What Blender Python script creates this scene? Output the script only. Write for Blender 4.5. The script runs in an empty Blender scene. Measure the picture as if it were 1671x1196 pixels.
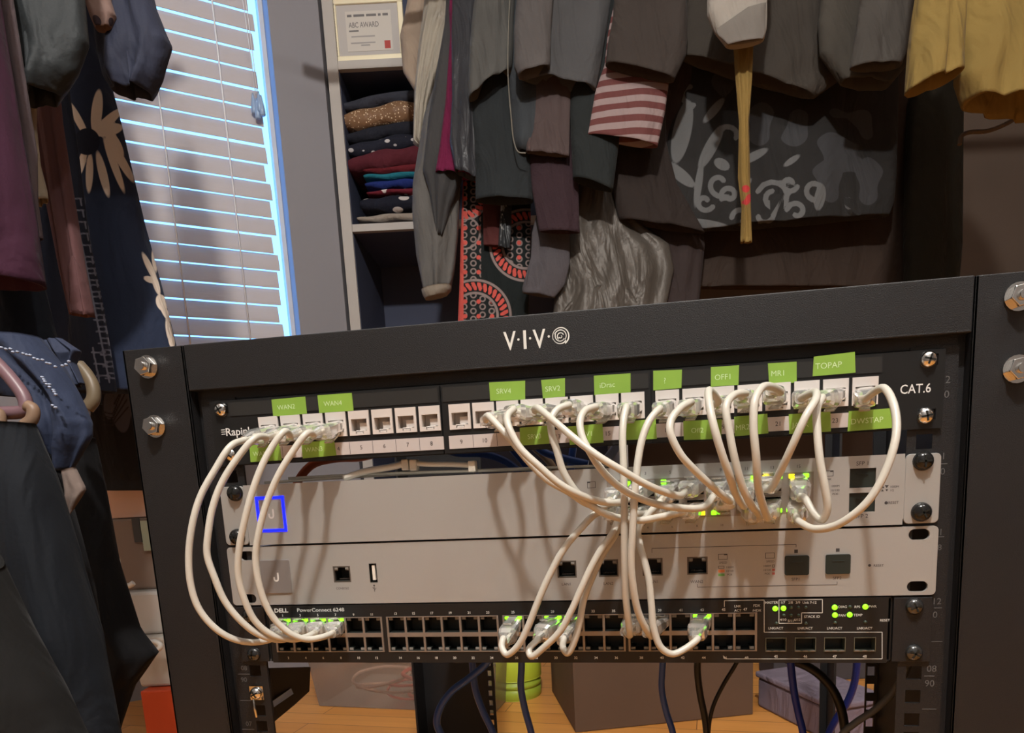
import bpy, math, random
import numpy as np
from mathutils import Vector, Matrix

# ------------------------------------------------------------------ camera, world, light, exposure
scene = bpy.context.scene
coll = scene.collection
FLOOR = -560.0                     # rack coordinates in mm; the floor lies 560 mm under the topmost device hole
F_PX, CX, CY = 1143.184, 881.40, 965.617
CAM = np.array([75.688, -469.254, 6.667])
ROT = np.array([[0.9842901109, 0.0170676229, 0.1757318234],
                [0.1700315578, 0.1764959228, -0.9695042334],
                [-0.0475630830, 0.9841533851, 0.1708211569]])
RI = ROT.copy()
_u, _s, _vt = np.linalg.svd(RI)
RI = _u @ _vt


def W(p):
    return Vector((p[0] / 1000.0, p[1] / 1000.0, (p[2] - FLOOR) / 1000.0))


cam_data = bpy.data.cameras.new('camera')
cam = bpy.data.objects.new('camera', cam_data)
coll.objects.link(cam)
m4 = Matrix([list(RI[0]) + [0], list(RI[1]) + [0], list(RI[2]) + [0], [0, 0, 0, 1]])
cam.matrix_world = Matrix.Translation(W(CAM)) @ m4
cam_data.sensor_width = 36.0
cam_data.lens = 36.0 * F_PX / 1671.0
cam_data.shift_x = -(CX - 835.5) / 1671.0
cam_data.shift_y = (CY - 598.0) / 1671.0
cam_data.clip_start = 0.02
cam_data.clip_end = 60
scene.camera = cam

world = bpy.data.worlds.new('sky')
scene.world = world
world.use_nodes = True
bg = world.node_tree.nodes['Background']
bg.inputs['Color'].default_value = (0.16, 0.43, 1.0, 1)
bg.inputs['Strength'].default_value = 2.0


for lx, ly, power in ((0.10, -0.80, 66), (0.85, -0.62, 10)):      # main bulb and a weaker second bulb
    lamp_data = bpy.data.lights.new('ceiling_lamp', 'POINT')
    lamp_data.energy = power
    lamp_data.shadow_soft_size = 0.04
    lamp_data.color = (1.0, 0.965, 0.92)
    lamp = bpy.data.objects.new('ceiling_lamp', lamp_data)
    lamp.location = (lx, ly, 2.12)
    coll.objects.link(lamp)

scene.view_settings.view_transform = 'Standard'
scene.view_settings.look = 'None'
scene.view_settings.gamma = 1.0
scene.view_settings.use_curve_mapping = False
scene.view_settings.exposure = 0.9


# ------------------------------------------------------------------ photo geometry -> rack millimetres
def ray(px, py):
    return RI @ np.array([(px - CX) / F_PX, -(py - CY) / F_PX, -1.0])


def at(px, py, Y=0.0):
    d = ray(px, py)
    return CAM + d * ((Y - CAM[1]) / d[1])


def atz(px, py, Z=FLOOR):
    d = ray(px, py)
    return CAM + d * ((Z - CAM[2]) / d[2])


def dep(px, py, D):
    return CAM + ray(px, py) * D


def proj(P):
    V = (np.asarray(P) - CAM) @ RI
    return np.stack([CX + F_PX * V[..., 0] / -V[..., 2], CY - F_PX * V[..., 1] / -V[..., 2]], -1)


def q(px, py, Y=-2.0):
    p = at(px, py, Y)
    return float(p[0]), float(p[2])


# ------------------------------------------------------------------ materials
MATS = {}


def mat(name, col=(0.5, 0.5, 0.5), rough=0.5, metal=0.0, emit=None, es=1.0, trans=0.0, alpha=1.0,
        bump=0.0, bscale=200.0, var=0.0, vscale=20.0, sheen=0.0, coat=0.0, spec=None, ior=1.45, wrinkle=0.0):
    if name in MATS:
        return MATS[name]
    m = bpy.data.materials.new(name)
    m.use_nodes = True
    nt = m.node_tree
    b = nt.nodes['Principled BSDF']
    b.inputs['Base Color'].default_value = (*col, 1)
    b.inputs['Roughness'].default_value = rough
    b.inputs['Metallic'].default_value = metal
    b.inputs['IOR'].default_value = ior
    if spec is not None:
        b.inputs['Specular IOR Level'].default_value = spec
    if trans:
        b.inputs['Transmission Weight'].default_value = trans
    if alpha < 1:
        b.inputs['Alpha'].default_value = alpha
    if sheen:
        b.inputs['Sheen Weight'].default_value = sheen
        b.inputs['Sheen Roughness'].default_value = 0.5
    if coat:
        b.inputs['Coat Weight'].default_value = coat
    if emit:
        b.inputs['Emission Color'].default_value = (*emit, 1)
        b.inputs['Emission Strength'].default_value = es
    tc = nt.nodes.new('ShaderNodeTexCoord')
    if var:
        n = nt.nodes.new('ShaderNodeTexNoise')
        n.inputs['Scale'].default_value = vscale
        n.inputs['Detail'].default_value = 5
        nt.links.new(tc.outputs['Object'], n.inputs['Vector'])
        mr = nt.nodes.new('ShaderNodeMapRange')
        mr.inputs['From Min'].default_value = 0.3
        mr.inputs['From Max'].default_value = 0.7
        mr.inputs['To Min'].default_value = 1 - var
        mr.inputs['To Max'].default_value = 1 + var
        nt.links.new(n.outputs['Fac'], mr.inputs['Value'])
        vm = nt.nodes.new('ShaderNodeVectorMath')
        vm.operation = 'SCALE'
        vm.inputs[0].default_value = col
        nt.links.new(mr.outputs[0], vm.inputs['Scale'])
        nt.links.new(vm.outputs[0], b.inputs['Base Color'])
    if bump:
        n = nt.nodes.new('ShaderNodeTexNoise')
        n.inputs['Scale'].default_value = bscale
        n.inputs['Detail'].default_value = 3
        nt.links.new(tc.outputs['Object'], n.inputs['Vector'])
        bp = nt.nodes.new('ShaderNodeBump')
        bp.inputs['Strength'].default_value = bump
        bp.inputs['Distance'].default_value = 0.002
        nt.links.new(n.outputs['Fac'], bp.inputs['Height'])
        nt.links.new(bp.outputs[0], b.inputs['Normal'])
        if wrinkle:
            mpw = nt.nodes.new('ShaderNodeMapping')
            mpw.inputs['Scale'].default_value = (1.0, 1.0, 0.45)
            nt.links.new(tc.outputs['Object'], mpw.inputs['Vector'])
            nw = nt.nodes.new('ShaderNodeTexNoise')
            nw.inputs['Scale'].default_value = 11
            nw.inputs['Detail'].default_value = 3
            nw.inputs['Distortion'].default_value = 1.2
            nt.links.new(mpw.outputs[0], nw.inputs['Vector'])
            bw = nt.nodes.new('ShaderNodeBump')
            bw.inputs['Strength'].default_value = wrinkle
            bw.inputs['Distance'].default_value = 0.03
            nt.links.new(nw.outputs['Fac'], bw.inputs['Height'])
            nt.links.new(bw.outputs[0], bp.inputs['Normal'])
    MATS[name] = m
    return m


def srgb(r, g, b):
    def f(c):
        c /= 255.0
        return c / 12.92 if c <= 0.04045 else ((c + 0.055) / 1.055) ** 2.4
    return (f(r), f(g), f(b))


BLACK = mat('black_powder_coat', (0.012, 0.012, 0.013), 0.46, bump=0.25, bscale=1500)
BLACKG = mat('black_gloss', (0.012, 0.012, 0.012), 0.12)
PANEL = mat('black_panel', (0.011, 0.011, 0.011), 0.38)
PORTF = mat('dark_port_frame', (0.12, 0.105, 0.09), 0.4, metal=0.5)
PANEL2 = mat('smoked_label_strip', (0.030, 0.029, 0.027), 0.18)
SILVER = mat('silver_paint', (0.41, 0.40, 0.378), 0.38, metal=0.3, bump=0.08, bscale=3000)
SILVER2 = mat('silver_insert', (0.33, 0.31, 0.30), 0.3, metal=0.5)
CHROME = mat('chrome', (0.75, 0.74, 0.72), 0.16, metal=1.0)
NICKEL = mat('port_shield', (0.30, 0.26, 0.225), 0.4, metal=0.6)
DARK = mat('port_cavity', (0.010, 0.012, 0.010), 0.5)
DARKG = mat('dust_plug', (0.018, 0.024, 0.020), 0.4)
WHITEP = mat('white_plastic', (0.62, 0.57, 0.53), 0.45)
GREYP = mat('jack_inner', (0.60, 0.56, 0.52), 0.5)
LSTRIP = mat('paper_label', (0.50, 0.45, 0.43), 0.7)
GREEN = mat('green_tape', (0.235, 0.40, 0.055), 0.45, var=0.06, vscale=40)
PRINTW = mat('pale_print', (0.62, 0.62, 0.58), 0.6)
PRINTB = mat('ink_print', (0.05, 0.045, 0.045), 0.6)
PRINTG = mat('faint_print', (0.10, 0.10, 0.10), 0.6)
TAPEW = mat('tape_lettering', (0.60, 0.75, 0.42), 0.6)
CABLE = mat('cable_jacket', (0.56, 0.53, 0.46), 0.38, coat=0.15)
BLUEC = mat('blue_cable_jacket', (0.035, 0.09, 0.34), 0.35)
BLACKC = mat('black_cable_jacket', (0.012, 0.013, 0.015), 0.45)
GREYC = mat('grey_cable_jacket', (0.13, 0.13, 0.12), 0.45)
CLEAR = mat('clear_plug', (0.93, 0.92, 0.87), 0.16, trans=0.82, ior=1.38)
LEDG = mat('green_light', (0.1, 0.5, 0.02), 0.4, emit=(0.22, 1.0, 0.01), es=1.3)
LEDY = mat('amber_light', (0.5, 0.4, 0.02), 0.4, emit=(1.0, 0.72, 0.01), es=1.3)
LEDB = mat('blue_light', (0.0, 0.0, 0.5), 0.4, emit=(0.004, 0.008, 1.0), es=2.2)
LEDOFF = mat('unlit_light', (0.20, 0.19, 0.17), 0.4)
LEDDIM = mat('unlit_dark_light', (0.04, 0.055, 0.04), 0.4)


# ------------------------------------------------------------------ mesh builder (mm)
class MB:
    def __init__(s):
        s.v, s.f, s.mi, s.sm, s.cur = [], [], [], [], 0

    def add(s, vs, fs, smooth=False):
        b = len(s.v)
        s.v.extend([tuple(map(float, v)) for v in vs])
        for f in fs:
            s.f.append(tuple(i + b for i in f))
            s.mi.append(s.cur)
            s.sm.append(smooth)
        return s

    def box(s, x0, x1, y0, y1, z0, z1):
        x0, x1 = min(x0, x1), max(x0, x1)
        y0, y1 = min(y0, y1), max(y0, y1)
        z0, z1 = min(z0, z1), max(z0, z1)
        vs = [(x, y, z) for z in (z0, z1) for y in (y0, y1) for x in (x0, x1)]
        return s.add(vs, [(0, 2, 3, 1), (4, 5, 7, 6), (0, 1, 5, 4), (2, 6, 7, 3), (0, 4, 6, 2), (1, 3, 7, 5)])

    def prism(s, poly, y0, y1, smooth=False):
        """polygon in (x, z), counter-clockwise seen from the front (-Y), extruded from y0 (front) to y1"""
        a = sum(poly[i][0] * poly[(i + 1) % len(poly)][1] - poly[(i + 1) % len(poly)][0] * poly[i][1] for i in range(len(poly)))
        if a < 0:
            poly = poly[::-1]
        n = len(poly)
        vs = [(x, y0, z) for x, z in poly] + [(x, y1, z) for x, z in poly]
        s.add(vs, [tuple(range(n)), tuple(range(2 * n - 1, n - 1, -1))])
        b = len(s.v) - 2 * n
        for i in range(n):
            j = (i + 1) % n
            s.f.append((b + i, b + n + i, b + n + j, b + j))
            s.mi.append(s.cur)
            s.sm.append(smooth)
        return s

    def hexa(s, bottom, top):
        """box from four bottom and four top corner points (same order)"""
        n = len(bottom)
        vs = list(bottom) + list(top)
        fs = [tuple(range(n - 1, -1, -1)), tuple(range(n, 2 * n))]
        for i in range(n):
            j = (i + 1) % n
            fs.append((i, j, n + j, n + i))
        return s.add(vs, fs)

    def tube(s, pts, r, n=10, cap=True):
        P = [np.array(p, float) for p in pts]
        m = len(P)
        rr = r if hasattr(r, '__len__') else [r] * m
        T = []
        for i in range(m):
            t = P[min(i + 1, m - 1)] - P[max(i - 1, 0)]
            T.append(t / (np.linalg.norm(t) + 1e-9))
        up = np.array([0, 0, 1.0]) if abs(T[0][2]) < 0.9 else np.array([1.0, 0, 0])
        N = np.cross(T[0], up)
        N /= np.linalg.norm(N)
        vs = []
        for i in range(m):
            N = N - T[i] * np.dot(N, T[i])
            N /= np.linalg.norm(N) + 1e-9
            B = np.cross(T[i], N)
            for k in range(n):
                a = 2 * math.pi * k / n
                vs.append(P[i] + rr[i] * (math.cos(a) * N + math.sin(a) * B))
        fs = []
        for i in range(m - 1):
            for k in range(n):
                k2 = (k + 1) % n
                fs.append((i * n + k, i * n + k2, (i + 1) * n + k2, (i + 1) * n + k))
        s.add(vs, fs, True)
        if cap:
            b = len(s.v) - len(vs)
            s.f.append(tuple(b + k for k in range(n - 1, -1, -1)))
            s.f.append(tuple(b + (m - 1) * n + k for k in range(n)))
            s.mi += [s.cur] * 2
            s.sm += [False] * 2
        return s

    def lathe(s, x, z, prof, n=20, ax='y'):
        """profile [(radius, offset along axis)]"""
        vs, fs = [], []
        for r, o in prof:
            for k in range(n):
                a = 2 * math.pi * k / n
                if ax == 'y':
                    vs.append((x + r * math.cos(a), o, z + r * math.sin(a)))
                else:
                    vs.append((x + r * math.cos(a), z + r * math.sin(a), o))
        for i in range(len(prof) - 1):
            for k in range(n):
                k2 = (k + 1) % n
                fs.append((i * n + k, i * n + k2, (i + 1) * n + k2, (i + 1) * n + k))
        s.add(vs, fs, True)
        b = len(s.v) - len(vs)
        s.f.append(tuple(b + k for k in range(n)))
        s.f.append(tuple(b + (len(prof) - 1) * n + k for k in range(n)))
        s.mi += [s.cur] * 2
        s.sm += [False] * 2
        return s

    def plate(s, x0, x1, z0, z1, y0, y1, holes):
        """plate with rectangular holes, one cell per solid grid square, shared inner faces left out"""
        xs = sorted(set([x0, x1] + [c for h in holes for c in h[:2] if x0 < c < x1]))
        zs = sorted(set([z0, z1] + [c for h in holes for c in h[2:] if z0 < c < z1]))
        nx, nz = len(xs) - 1, len(zs) - 1

        def solid(i, j):
            if i < 0 or j < 0 or i >= nx or j >= nz:
                return False
            cx, cz = (xs[i] + xs[i + 1]) / 2, (zs[j] + zs[j + 1]) / 2
            return not any(h[0] < cx < h[1] and h[2] < cz < h[3] for h in holes)
        for i in range(nx):
            for j in range(nz):
                if not solid(i, j):
                    continue
                a, b, c, d = xs[i], xs[i + 1], zs[j], zs[j + 1]
                s.add([(a, y0, c), (b, y0, c), (b, y0, d), (a, y0, d)], [(0, 1, 2, 3)])
                s.add([(a, y1, c), (b, y1, c), (b, y1, d), (a, y1, d)], [(3, 2, 1, 0)])
                if not solid(i - 1, j):
                    s.add([(a, y0, c), (a, y0, d), (a, y1, d), (a, y1, c)], [(0, 1, 2, 3)])
                if not solid(i + 1, j):
                    s.add([(b, y0, c), (b, y1, c), (b, y1, d), (b, y0, d)], [(0, 1, 2, 3)])
                if not solid(i, j - 1):
                    s.add([(a, y0, c), (a, y1, c), (b, y1, c), (b, y0, c)], [(0, 1, 2, 3)])
                if not solid(i, j + 1):
                    s.add([(a, y0, d), (b, y0, d), (b, y1, d), (a, y1, d)], [(0, 1, 2, 3)])
        return s

    def line(s, x0, z0, x1, z1, w, y):
        dx, dz = x1 - x0, z1 - z0
        L = math.hypot(dx, dz) + 1e-9
        nx, nz = -dz / L * w / 2, dx / L * w / 2
        return s.prism([(x0 - nx, z0 - nz), (x1 - nx, z1 - nz), (x1 + nx, z1 + nz), (x0 + nx, z0 + nz)], y - 0.12, y)

    def poly3(s, pts):
        return s.add(pts, [tuple(range(len(pts)))])

    def text(s, body, x, z, h, y, w=None, align='C', rot=0.0, bold=0.0, shear=0.0):
        vs, fs, x0, x1 = glyphs(body, bold)
        if not fs:
            return s
        sc = h
        sx = (w / (x1 - x0)) if w else sc
        off = {'C': (x0 + x1) / 2, 'L': x0, 'R': x1}[align]
        c, sn = math.cos(rot), math.sin(rot)
        out = []
        for a, b in vs:
            u, v = (a - off) * sx + shear * (b - .5) * sc, (b - 0.5) * sc
            out.append((x + u * c - v * sn, y, z + u * sn + v * c))
        return s.add(out, fs)

    def build(s, name, mats, parent=None, bevel=0.0, seg=2, sharp=True):
        me = bpy.data.meshes.new(name)
        o = bpy.data.objects.new(name, me)
        V = [W(p) for p in s.v]
        off = Vector((0, 0, 0))
        if parent is not None:
            off = world_loc(parent)
        else:
            if V:
                mn = [min(v[i] for v in V) for i in range(3)]
                mx = [max(v[i] for v in V) for i in range(3)]
                off = Vector(((mn[0] + mx[0]) / 2, (mn[1] + mx[1]) / 2, mn[2]))
            o.location = off
        me.from_pydata([tuple(v - off) for v in V], [], s.f)
        if not isinstance(mats, (list, tuple)):
            mats = [mats]
        for m in mats:
            me.materials.append(m)
        for p, mi, sm in zip(me.polygons, s.mi, s.sm):
            p.material_index = min(mi, len(mats) - 1)
            p.use_smooth = sm
        me.update()
        coll.objects.link(o)
        if parent is not None:
            o.parent = parent
        if bevel:
            b = o.modifiers.new('bevel', 'BEVEL')
            b.width = bevel / 1000.0
            b.segments = seg
            b.limit_method = 'ANGLE'
            b.angle_limit = math.radians(40)
        return o


def world_loc(o):
    l = Vector(o.location)
    while o.parent is not None:
        o = o.parent
        l += Vector(o.location)
    return l


_gc = {}


def glyphs(body, bold=0.0):
    k = (body, bold)
    if k in _gc:
        return _gc[k]
    cu = bpy.data.curves.new('tmp', 'FONT')
    cu.body = body
    cu.size = 1.0
    cu.resolution_u = 3
    cu.offset = bold
    ob = bpy.data.objects.new('tmp', cu)
    me = ob.to_mesh()
    H = 0.69
    vs = [(v.co.x / H, v.co.y / H) for v in me.vertices]
    fs = [tuple(p.vertices) for p in me.polygons]
    ob.to_mesh_clear()
    bpy.data.objects.remove(ob)
    bpy.data.curves.remove(cu)
    xs = [a for a, b in vs] or [0, 1]
    _gc[k] = (vs, fs, min(xs), max(xs))
    return _gc[k]


def tag(o, label=None, cat=None, group=None, kind=None):
    if label:
        o['label'] = label
    if cat:
        o['category'] = cat
    if group:
        o['group'] = group
    if kind:
        o['kind'] = kind
    return o


def thing(name, loc_mm, label, cat, group=None):
    o = bpy.data.objects.new(name, None)
    o.location = W(loc_mm)
    o.empty_display_size = 0.05
    coll.objects.link(o)
    return tag(o, label, cat, group)


def rrect(x0, x1, z0, z1, r, n=5):
    pts = []
    for cx, cz, a0 in ((x1 - r, z0 + r, -90), (x1 - r, z1 - r, 0), (x0 + r, z1 - r, 90), (x0 + r, z0 + r, 180)):
        for k in range(n + 1):
            a = math.radians(a0 + 90 * k / n)
            pts.append((cx + r * math.cos(a), cz + r * math.sin(a)))
    return pts


def frame_ring(mb, x0, x1, z0, z1, t, y0, y1):
    mb.plate(x0, x1, z0, z1, y0, y1, [(x0 + t, x1 - t, z0 + t, z1 - t)])


def catmull(P, per=8):
    P = [np.array(p, float) for p in P]
    Q = [2 * P[0] - P[1]] + P + [2 * P[-1] - P[-2]]
    out = []
    for i in range(1, len(Q) - 2):
        p0, p1, p2, p3 = Q[i - 1], Q[i], Q[i + 1], Q[i + 2]
        d01 = max(np.linalg.norm(p1 - p0), 1e-6) ** .5
        d12 = max(np.linalg.norm(p2 - p1), 1e-6) ** .5
        d23 = max(np.linalg.norm(p3 - p2), 1e-6) ** .5
        m1 = (p2 - p1) + d12 * ((p1 - p0) / d01 - (p2 - p0) / (d01 + d12))
        m2 = (p2 - p1) + d12 * ((p3 - p2) / d23 - (p3 - p1) / (d12 + d23))
        for k in range(per):
            t = k / per
            out.append((2 * t ** 3 - 3 * t ** 2 + 1) * p1 + (t ** 3 - 2 * t ** 2 + t) * m1 + (-2 * t ** 3 + 3 * t ** 2) * p2 + (t ** 3 - t ** 2) * m2)
    out.append(P[-1])
    return out


# ------------------------------------------------------------------ room shell
def plan(px, py, D):
    p = dep(px, py, D)
    return np.array([p[0], p[1]])


TH = math.radians(41)
UW = np.array([math.cos(TH), math.sin(TH)])              # along the window wall
NW = np.array([-UW[1], UW[0]])                           # outwards through the window
BA = math.radians(10)
UB = np.array([math.cos(BA), math.sin(BA)])              # along the back wall
NB = np.array([-UB[1], UB[0]])
P0 = plan(430, 200, 1900)                                # right end of the blinds


def on_wall(px, py, P, U):
    """point of the vertical plane through P along U that the pixel looks at"""
    d = ray(px, py)
    A = np.array([[d[0], -U[0]], [d[1], -U[1]]])
    t = np.linalg.solve(A, P - CAM[:2])
    return t[1], CAM[2] + d[2] * t[0]


tK, _ = on_wall(545, 300, P0, UW)
K = P0 + UW * tK                                         # corner between window wall and shelf alcove
CEIL = FLOOR + 2400
J = K + NB * 460
RB = J + UB * 2500
RF = np.array([RB[0] + 500, -1900.0])
AW = P0 - UW * 1050
AF = np.array([AW[0] - 100, -1900.0])
WALLP = mat('grey_wall_paint', srgb(136, 134, 139), 0.8, var=0.03, vscale=3, bump=0.05, bscale=60)
BROWNW = mat('brown_wall_paint', srgb(92, 78, 68), 0.8, var=0.05, vscale=3)
WALLD = mat('closet_wall_paint', (0.20, 0.195, 0.19), 0.85, var=0.03, vscale=3)
CEILP = mat('ceiling_paint', (0.50, 0.49, 0.47), 0.9, bump=0.1, bscale=40)
TRIMW = mat('white_trim_paint', (0.55, 0.54, 0.53), 0.5)


def vplate(name, A, B, t, z0, z1, holes, m, outward):
    """upright wall slab between plan points A and B; holes in (distance, height)"""
    U = (B - A) / np.linalg.norm(B - A)
    N = np.array([-U[1], U[0]])
    L = float(np.linalg.norm(B - A))
    mb = MB()
    tmp = MB()
    tmp.plate(0, L, z0, z1, 0, t, holes)
    mb.v = [(A[0] + U[0] * x + N[0] * y * outward, A[1] + U[1] * x + N[1] * y * outward, z) for x, y, z in tmp.v]
    mb.f, mb.mi, mb.sm = tmp.f, tmp.mi, tmp.sm
    return tag(mb.build(name, m), kind='structure')


# window opening in the window wall
tw1 = on_wall(459, 230, P0, UW)[0]
tw0 = -860.0
_, zsill = on_wall(330, 640, P0, UW)
zhead = FLOOR + 2080
L0 = 1050
vplate('wall_window', AW, K, 90, FLOOR, CEIL, [(L0 + tw0, L0 + tw1, zsill, zhead)], WALLP, 1)
vplate('wall_alcove', K + UB * 0, J, 60, FLOOR, CEIL, [], WALLP, 1)
vplate('wall_back', J, RB, 60, FLOOR, CEIL, [], BROWNW, 1)
vplate('wall_right', RB, RF, 60, FLOOR, CEIL, [], BROWNW, 1)
vplate('wall_front', RF, AF, 60, FLOOR, CEIL, [], WALLD, 1)
vplate('wall_left', AF, AW, 60, FLOOR, CEIL, [], WALLD, 1)

# laminate floor
fm = bpy.data.materials.new('laminate_floor')
fm.use_nodes = True
nt = fm.node_tree
b = nt.nodes['Principled BSDF']
b.inputs['Roughness'].default_value = 0.32
tc = nt.nodes.new('ShaderNodeTexCoord')
mp = nt.nodes.new('ShaderNodeMapping')
mp.inputs['Rotation'].default_value = (0, 0, math.radians(4))
nt.links.new(tc.outputs['Object'], mp.inputs['Vector'])
br = nt.nodes.new('ShaderNodeTexBrick')
br.inputs['Color1'].default_value = (*srgb(228, 160, 84), 1)
br.inputs['Color2'].default_value = (*srgb(210, 142, 70), 1)
br.inputs['Mortar'].default_value = (*srgb(150, 95, 45), 1)
br.inputs['Scale'].default_value = 1.0
br.inputs['Brick Width'].default_value = 0.9
br.inputs['Row Height'].default_value = 0.065
br.inputs['Mortar Size'].default_value = 0.0012
nt.links.new(mp.outputs[0], br.inputs['Vector'])
mp2 = nt.nodes.new('ShaderNodeMapping')
mp2.inputs['Scale'].default_value = (2.0, 26, 1)
nt.links.new(mp.outputs[0], mp2.inputs['Vector'])
nz = nt.nodes.new('ShaderNodeTexNoise')
nz.inputs['Scale'].default_value = 2.5
nz.inputs['Detail'].default_value = 6
nt.links.new(mp2.outputs[0], nz.inputs['Vector'])
mx = nt.nodes.new('ShaderNodeMix')
mx.data_type = 'RGBA'
mx.blend_type = 'MULTIPLY'
mx.inputs[0].default_value = 0.22
nt.links.new(br.outputs['Color'], mx.inputs[6])
cr = nt.nodes.new('ShaderNodeValToRGB')
cr.color_ramp.elements[0].position = 0.3
cr.color_ramp.elements[0].color = (0.55, 0.42, 0.3, 1)
cr.color_ramp.elements[1].position = 0.7
nt.links.new(nz.outputs['Fac'], cr.inputs[0])
nt.links.new(cr.outputs[0], mx.inputs[7])
nt.links.new(mx.outputs[2], b.inputs['Base Color'])
footprint = [AW, K, J, RB, RF, AF]
for nm, z0, z1, m_ in (('floor', FLOOR - 40, FLOOR, fm), ('ceiling', CEIL, CEIL + 40, CEILP)):
    mb = MB()
    n = len(footprint)
    mb.add([(p[0], p[1], z0) for p in footprint] + [(p[0], p[1], z1) for p in footprint],
           [tuple(range(n)), tuple(range(2 * n - 1, n - 1, -1))] + [(i, n + i, n + (i + 1) % n, (i + 1) % n) for i in range(n)])
    tag(mb.build(nm, m_), kind='structure')


def local_mb(P, U, N):
    """returns a function that maps (along, outward, z) boxes into a new MB"""
    mb = MB()

    def bx(a0, a1, n0, n1, z0, z1):
        tmp = MB().box(a0, a1, n0, n1, z0, z1)
        tmp.v = [(P[0] + U[0] * x + N[0] * y, P[1] + U[1] * x + N[1] * y, z) for x, y, z in tmp.v]
        mb.add(tmp.v, tmp.f)
    return mb, bx


# window frame and pane (structure)
GLASS = mat('window_glass', (1, 1, 1), 0.0, trans=1.0, ior=1.0, spec=0.2)
mb, bx = local_mb(P0, UW, NW)
bx(tw0, tw0 + 30, 60, 88, zsill, zhead)
bx(tw1 - 12, tw1, 60, 88, zsill, zhead)
bx(tw0, tw1, 60, 88, zsill, zsill + 30)
bx(tw0, tw1, 60, 88, zhead - 30, zhead)
win = tag(mb.build('window_1', TRIMW), kind='structure')
mb, bx = local_mb(P0, UW, NW)
bx(tw0 + 30, tw1 - 12, 72, 74, zsill + 30, zhead - 30)
mb.build('pane', GLASS, win)

# blinds
SLAT = mat('slat_white', srgb(205, 196, 192), 0.45)
_nt = SLAT.node_tree
_b = _nt.nodes['Principled BSDF']
tr = _nt.nodes.new('ShaderNodeBsdfTranslucent')
tr.inputs['Color'].default_value = (0.75, 0.58, 0.5, 1)
ms = _nt.nodes.new('ShaderNodeMixShader')
ms.inputs[0].default_value = 0.28
_nt.links.new(_b.outputs[0], ms.inputs[1])
_nt.links.new(tr.outputs[0], ms.inputs[2])
_nt.links.new(ms.outputs[0], _nt.nodes['Material Output'].inputs['Surface'])
blinds = thing('window_blinds', (*(P0 - UW * 420 + NW * 20), zsill + 10),
               'white horizontal slat blinds closed over the bright window', 'window blinds')
random.seed(4)
mb = MB()
pitch, sw, tilt = 46.5, 45.2, math.radians(11)
zb = on_wall(330, 590, P0, UW)[1]
z = zb
NOFF = 22
while z < zhead - 40:
    a1 = random.choice([-9, -5, 0, 0, 4, 7])
    a0 = tw0 + 14
    tt = tilt + random.uniform(-0.03, 0.03)
    zz = z + random.uniform(-1.0, 1.0)
    sect = []
    for k in range(7):                                   # cupped slat cross-section
        s_ = (k / 6 - 0.5)
        c_ = 2.2 * (1 - (2 * s_) ** 2)
        sect.append((s_ * sw * math.sin(tt) + c_ * -math.cos(tt), s_ * sw * math.cos(tt) + c_ * math.sin(tt)))
    ring = [(n_, h_) for n_, h_ in sect] + [(n_ + 2.4, h_) for n_, h_ in sect[::-1]]
    vs = []
    for a in (a0, a1):
        for n_, h_ in ring:
            P = P0 + UW * a + NW * (NOFF + n_)
            vs.append((P[0], P[1], zz + h_))
    n = len(ring)
    mb.add(vs, [(i, (i + 1) % n, n + (i + 1) % n, n + i) for i in range(n)] + [tuple(range(n - 1, -1, -1)), tuple(range(n, 2 * n))], False)
    z += pitch
mb.build('slats', SLAT, blinds)
CORD = mat('blind_cord', (0.8, 0.8, 0.82), 0.8)
for px in (372, 268, 120):
    a = on_wall(px, 220, P0, UW)[0]
    mb = MB()
    P = P0 + UW * a + NW * (NOFF - 12)
    mb.tube([(P[0], P[1], zb - 20), (P[0], P[1], zhead - 40)], 2.3, 6)
    mb.build('ladder_cord', CORD, blinds)
mb, bx = local_mb(P0, UW, NW)
bx(tw0 + 14, 0, NOFF - 12, NOFF + 14, zb - 40, zb - 24)
mb.build('bottom_rail', SLAT, blinds)
mb, bx = local_mb(P0, UW, NW)
bx(tw0 + 8, tw1 - 4, NOFF - 20, NOFF + 30, zhead - 45, zhead)
mb.build('head_rail', SLAT, blinds)
a, zt = on_wall(419, 170, P0, UW)
mb = MB()
P = P0 + UW * a + NW * (NOFF - 22)
P2 = P0 + UW * (a - 18) + NW * (NOFF - 22)
mb.tube([(P[0], P[1], zt + 25), (P[0] - 6, P[1], zt + 200), (P2[0], P2[1], zhead - 50)], 1.2, 6)
mb.tube([(P[0] + 5, P[1], zt + 25), (P[0] + 2, P[1], zt + 200), (P2[0] + 6, P2[1], zhead - 50)], 1.2, 6)
mb.build('pull_cord', CORD, blinds)
mb = MB()
for dx, dz in ((-9, 0), (0, -14), (8, 2), (14, -8)):
    mb.lathe(P[0] + dx, P[1], [(2, zt + 28 + dz), (4, zt + 16 + dz), (7.5, zt - 6 + dz), (8, zt - 20 + dz), (5, zt - 23 + dz)], 12, 'z')
mb.build('cord_tassel', mat('tassel_plastic', (0.30, 0.42, 0.62), 0.3), blinds)

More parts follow.
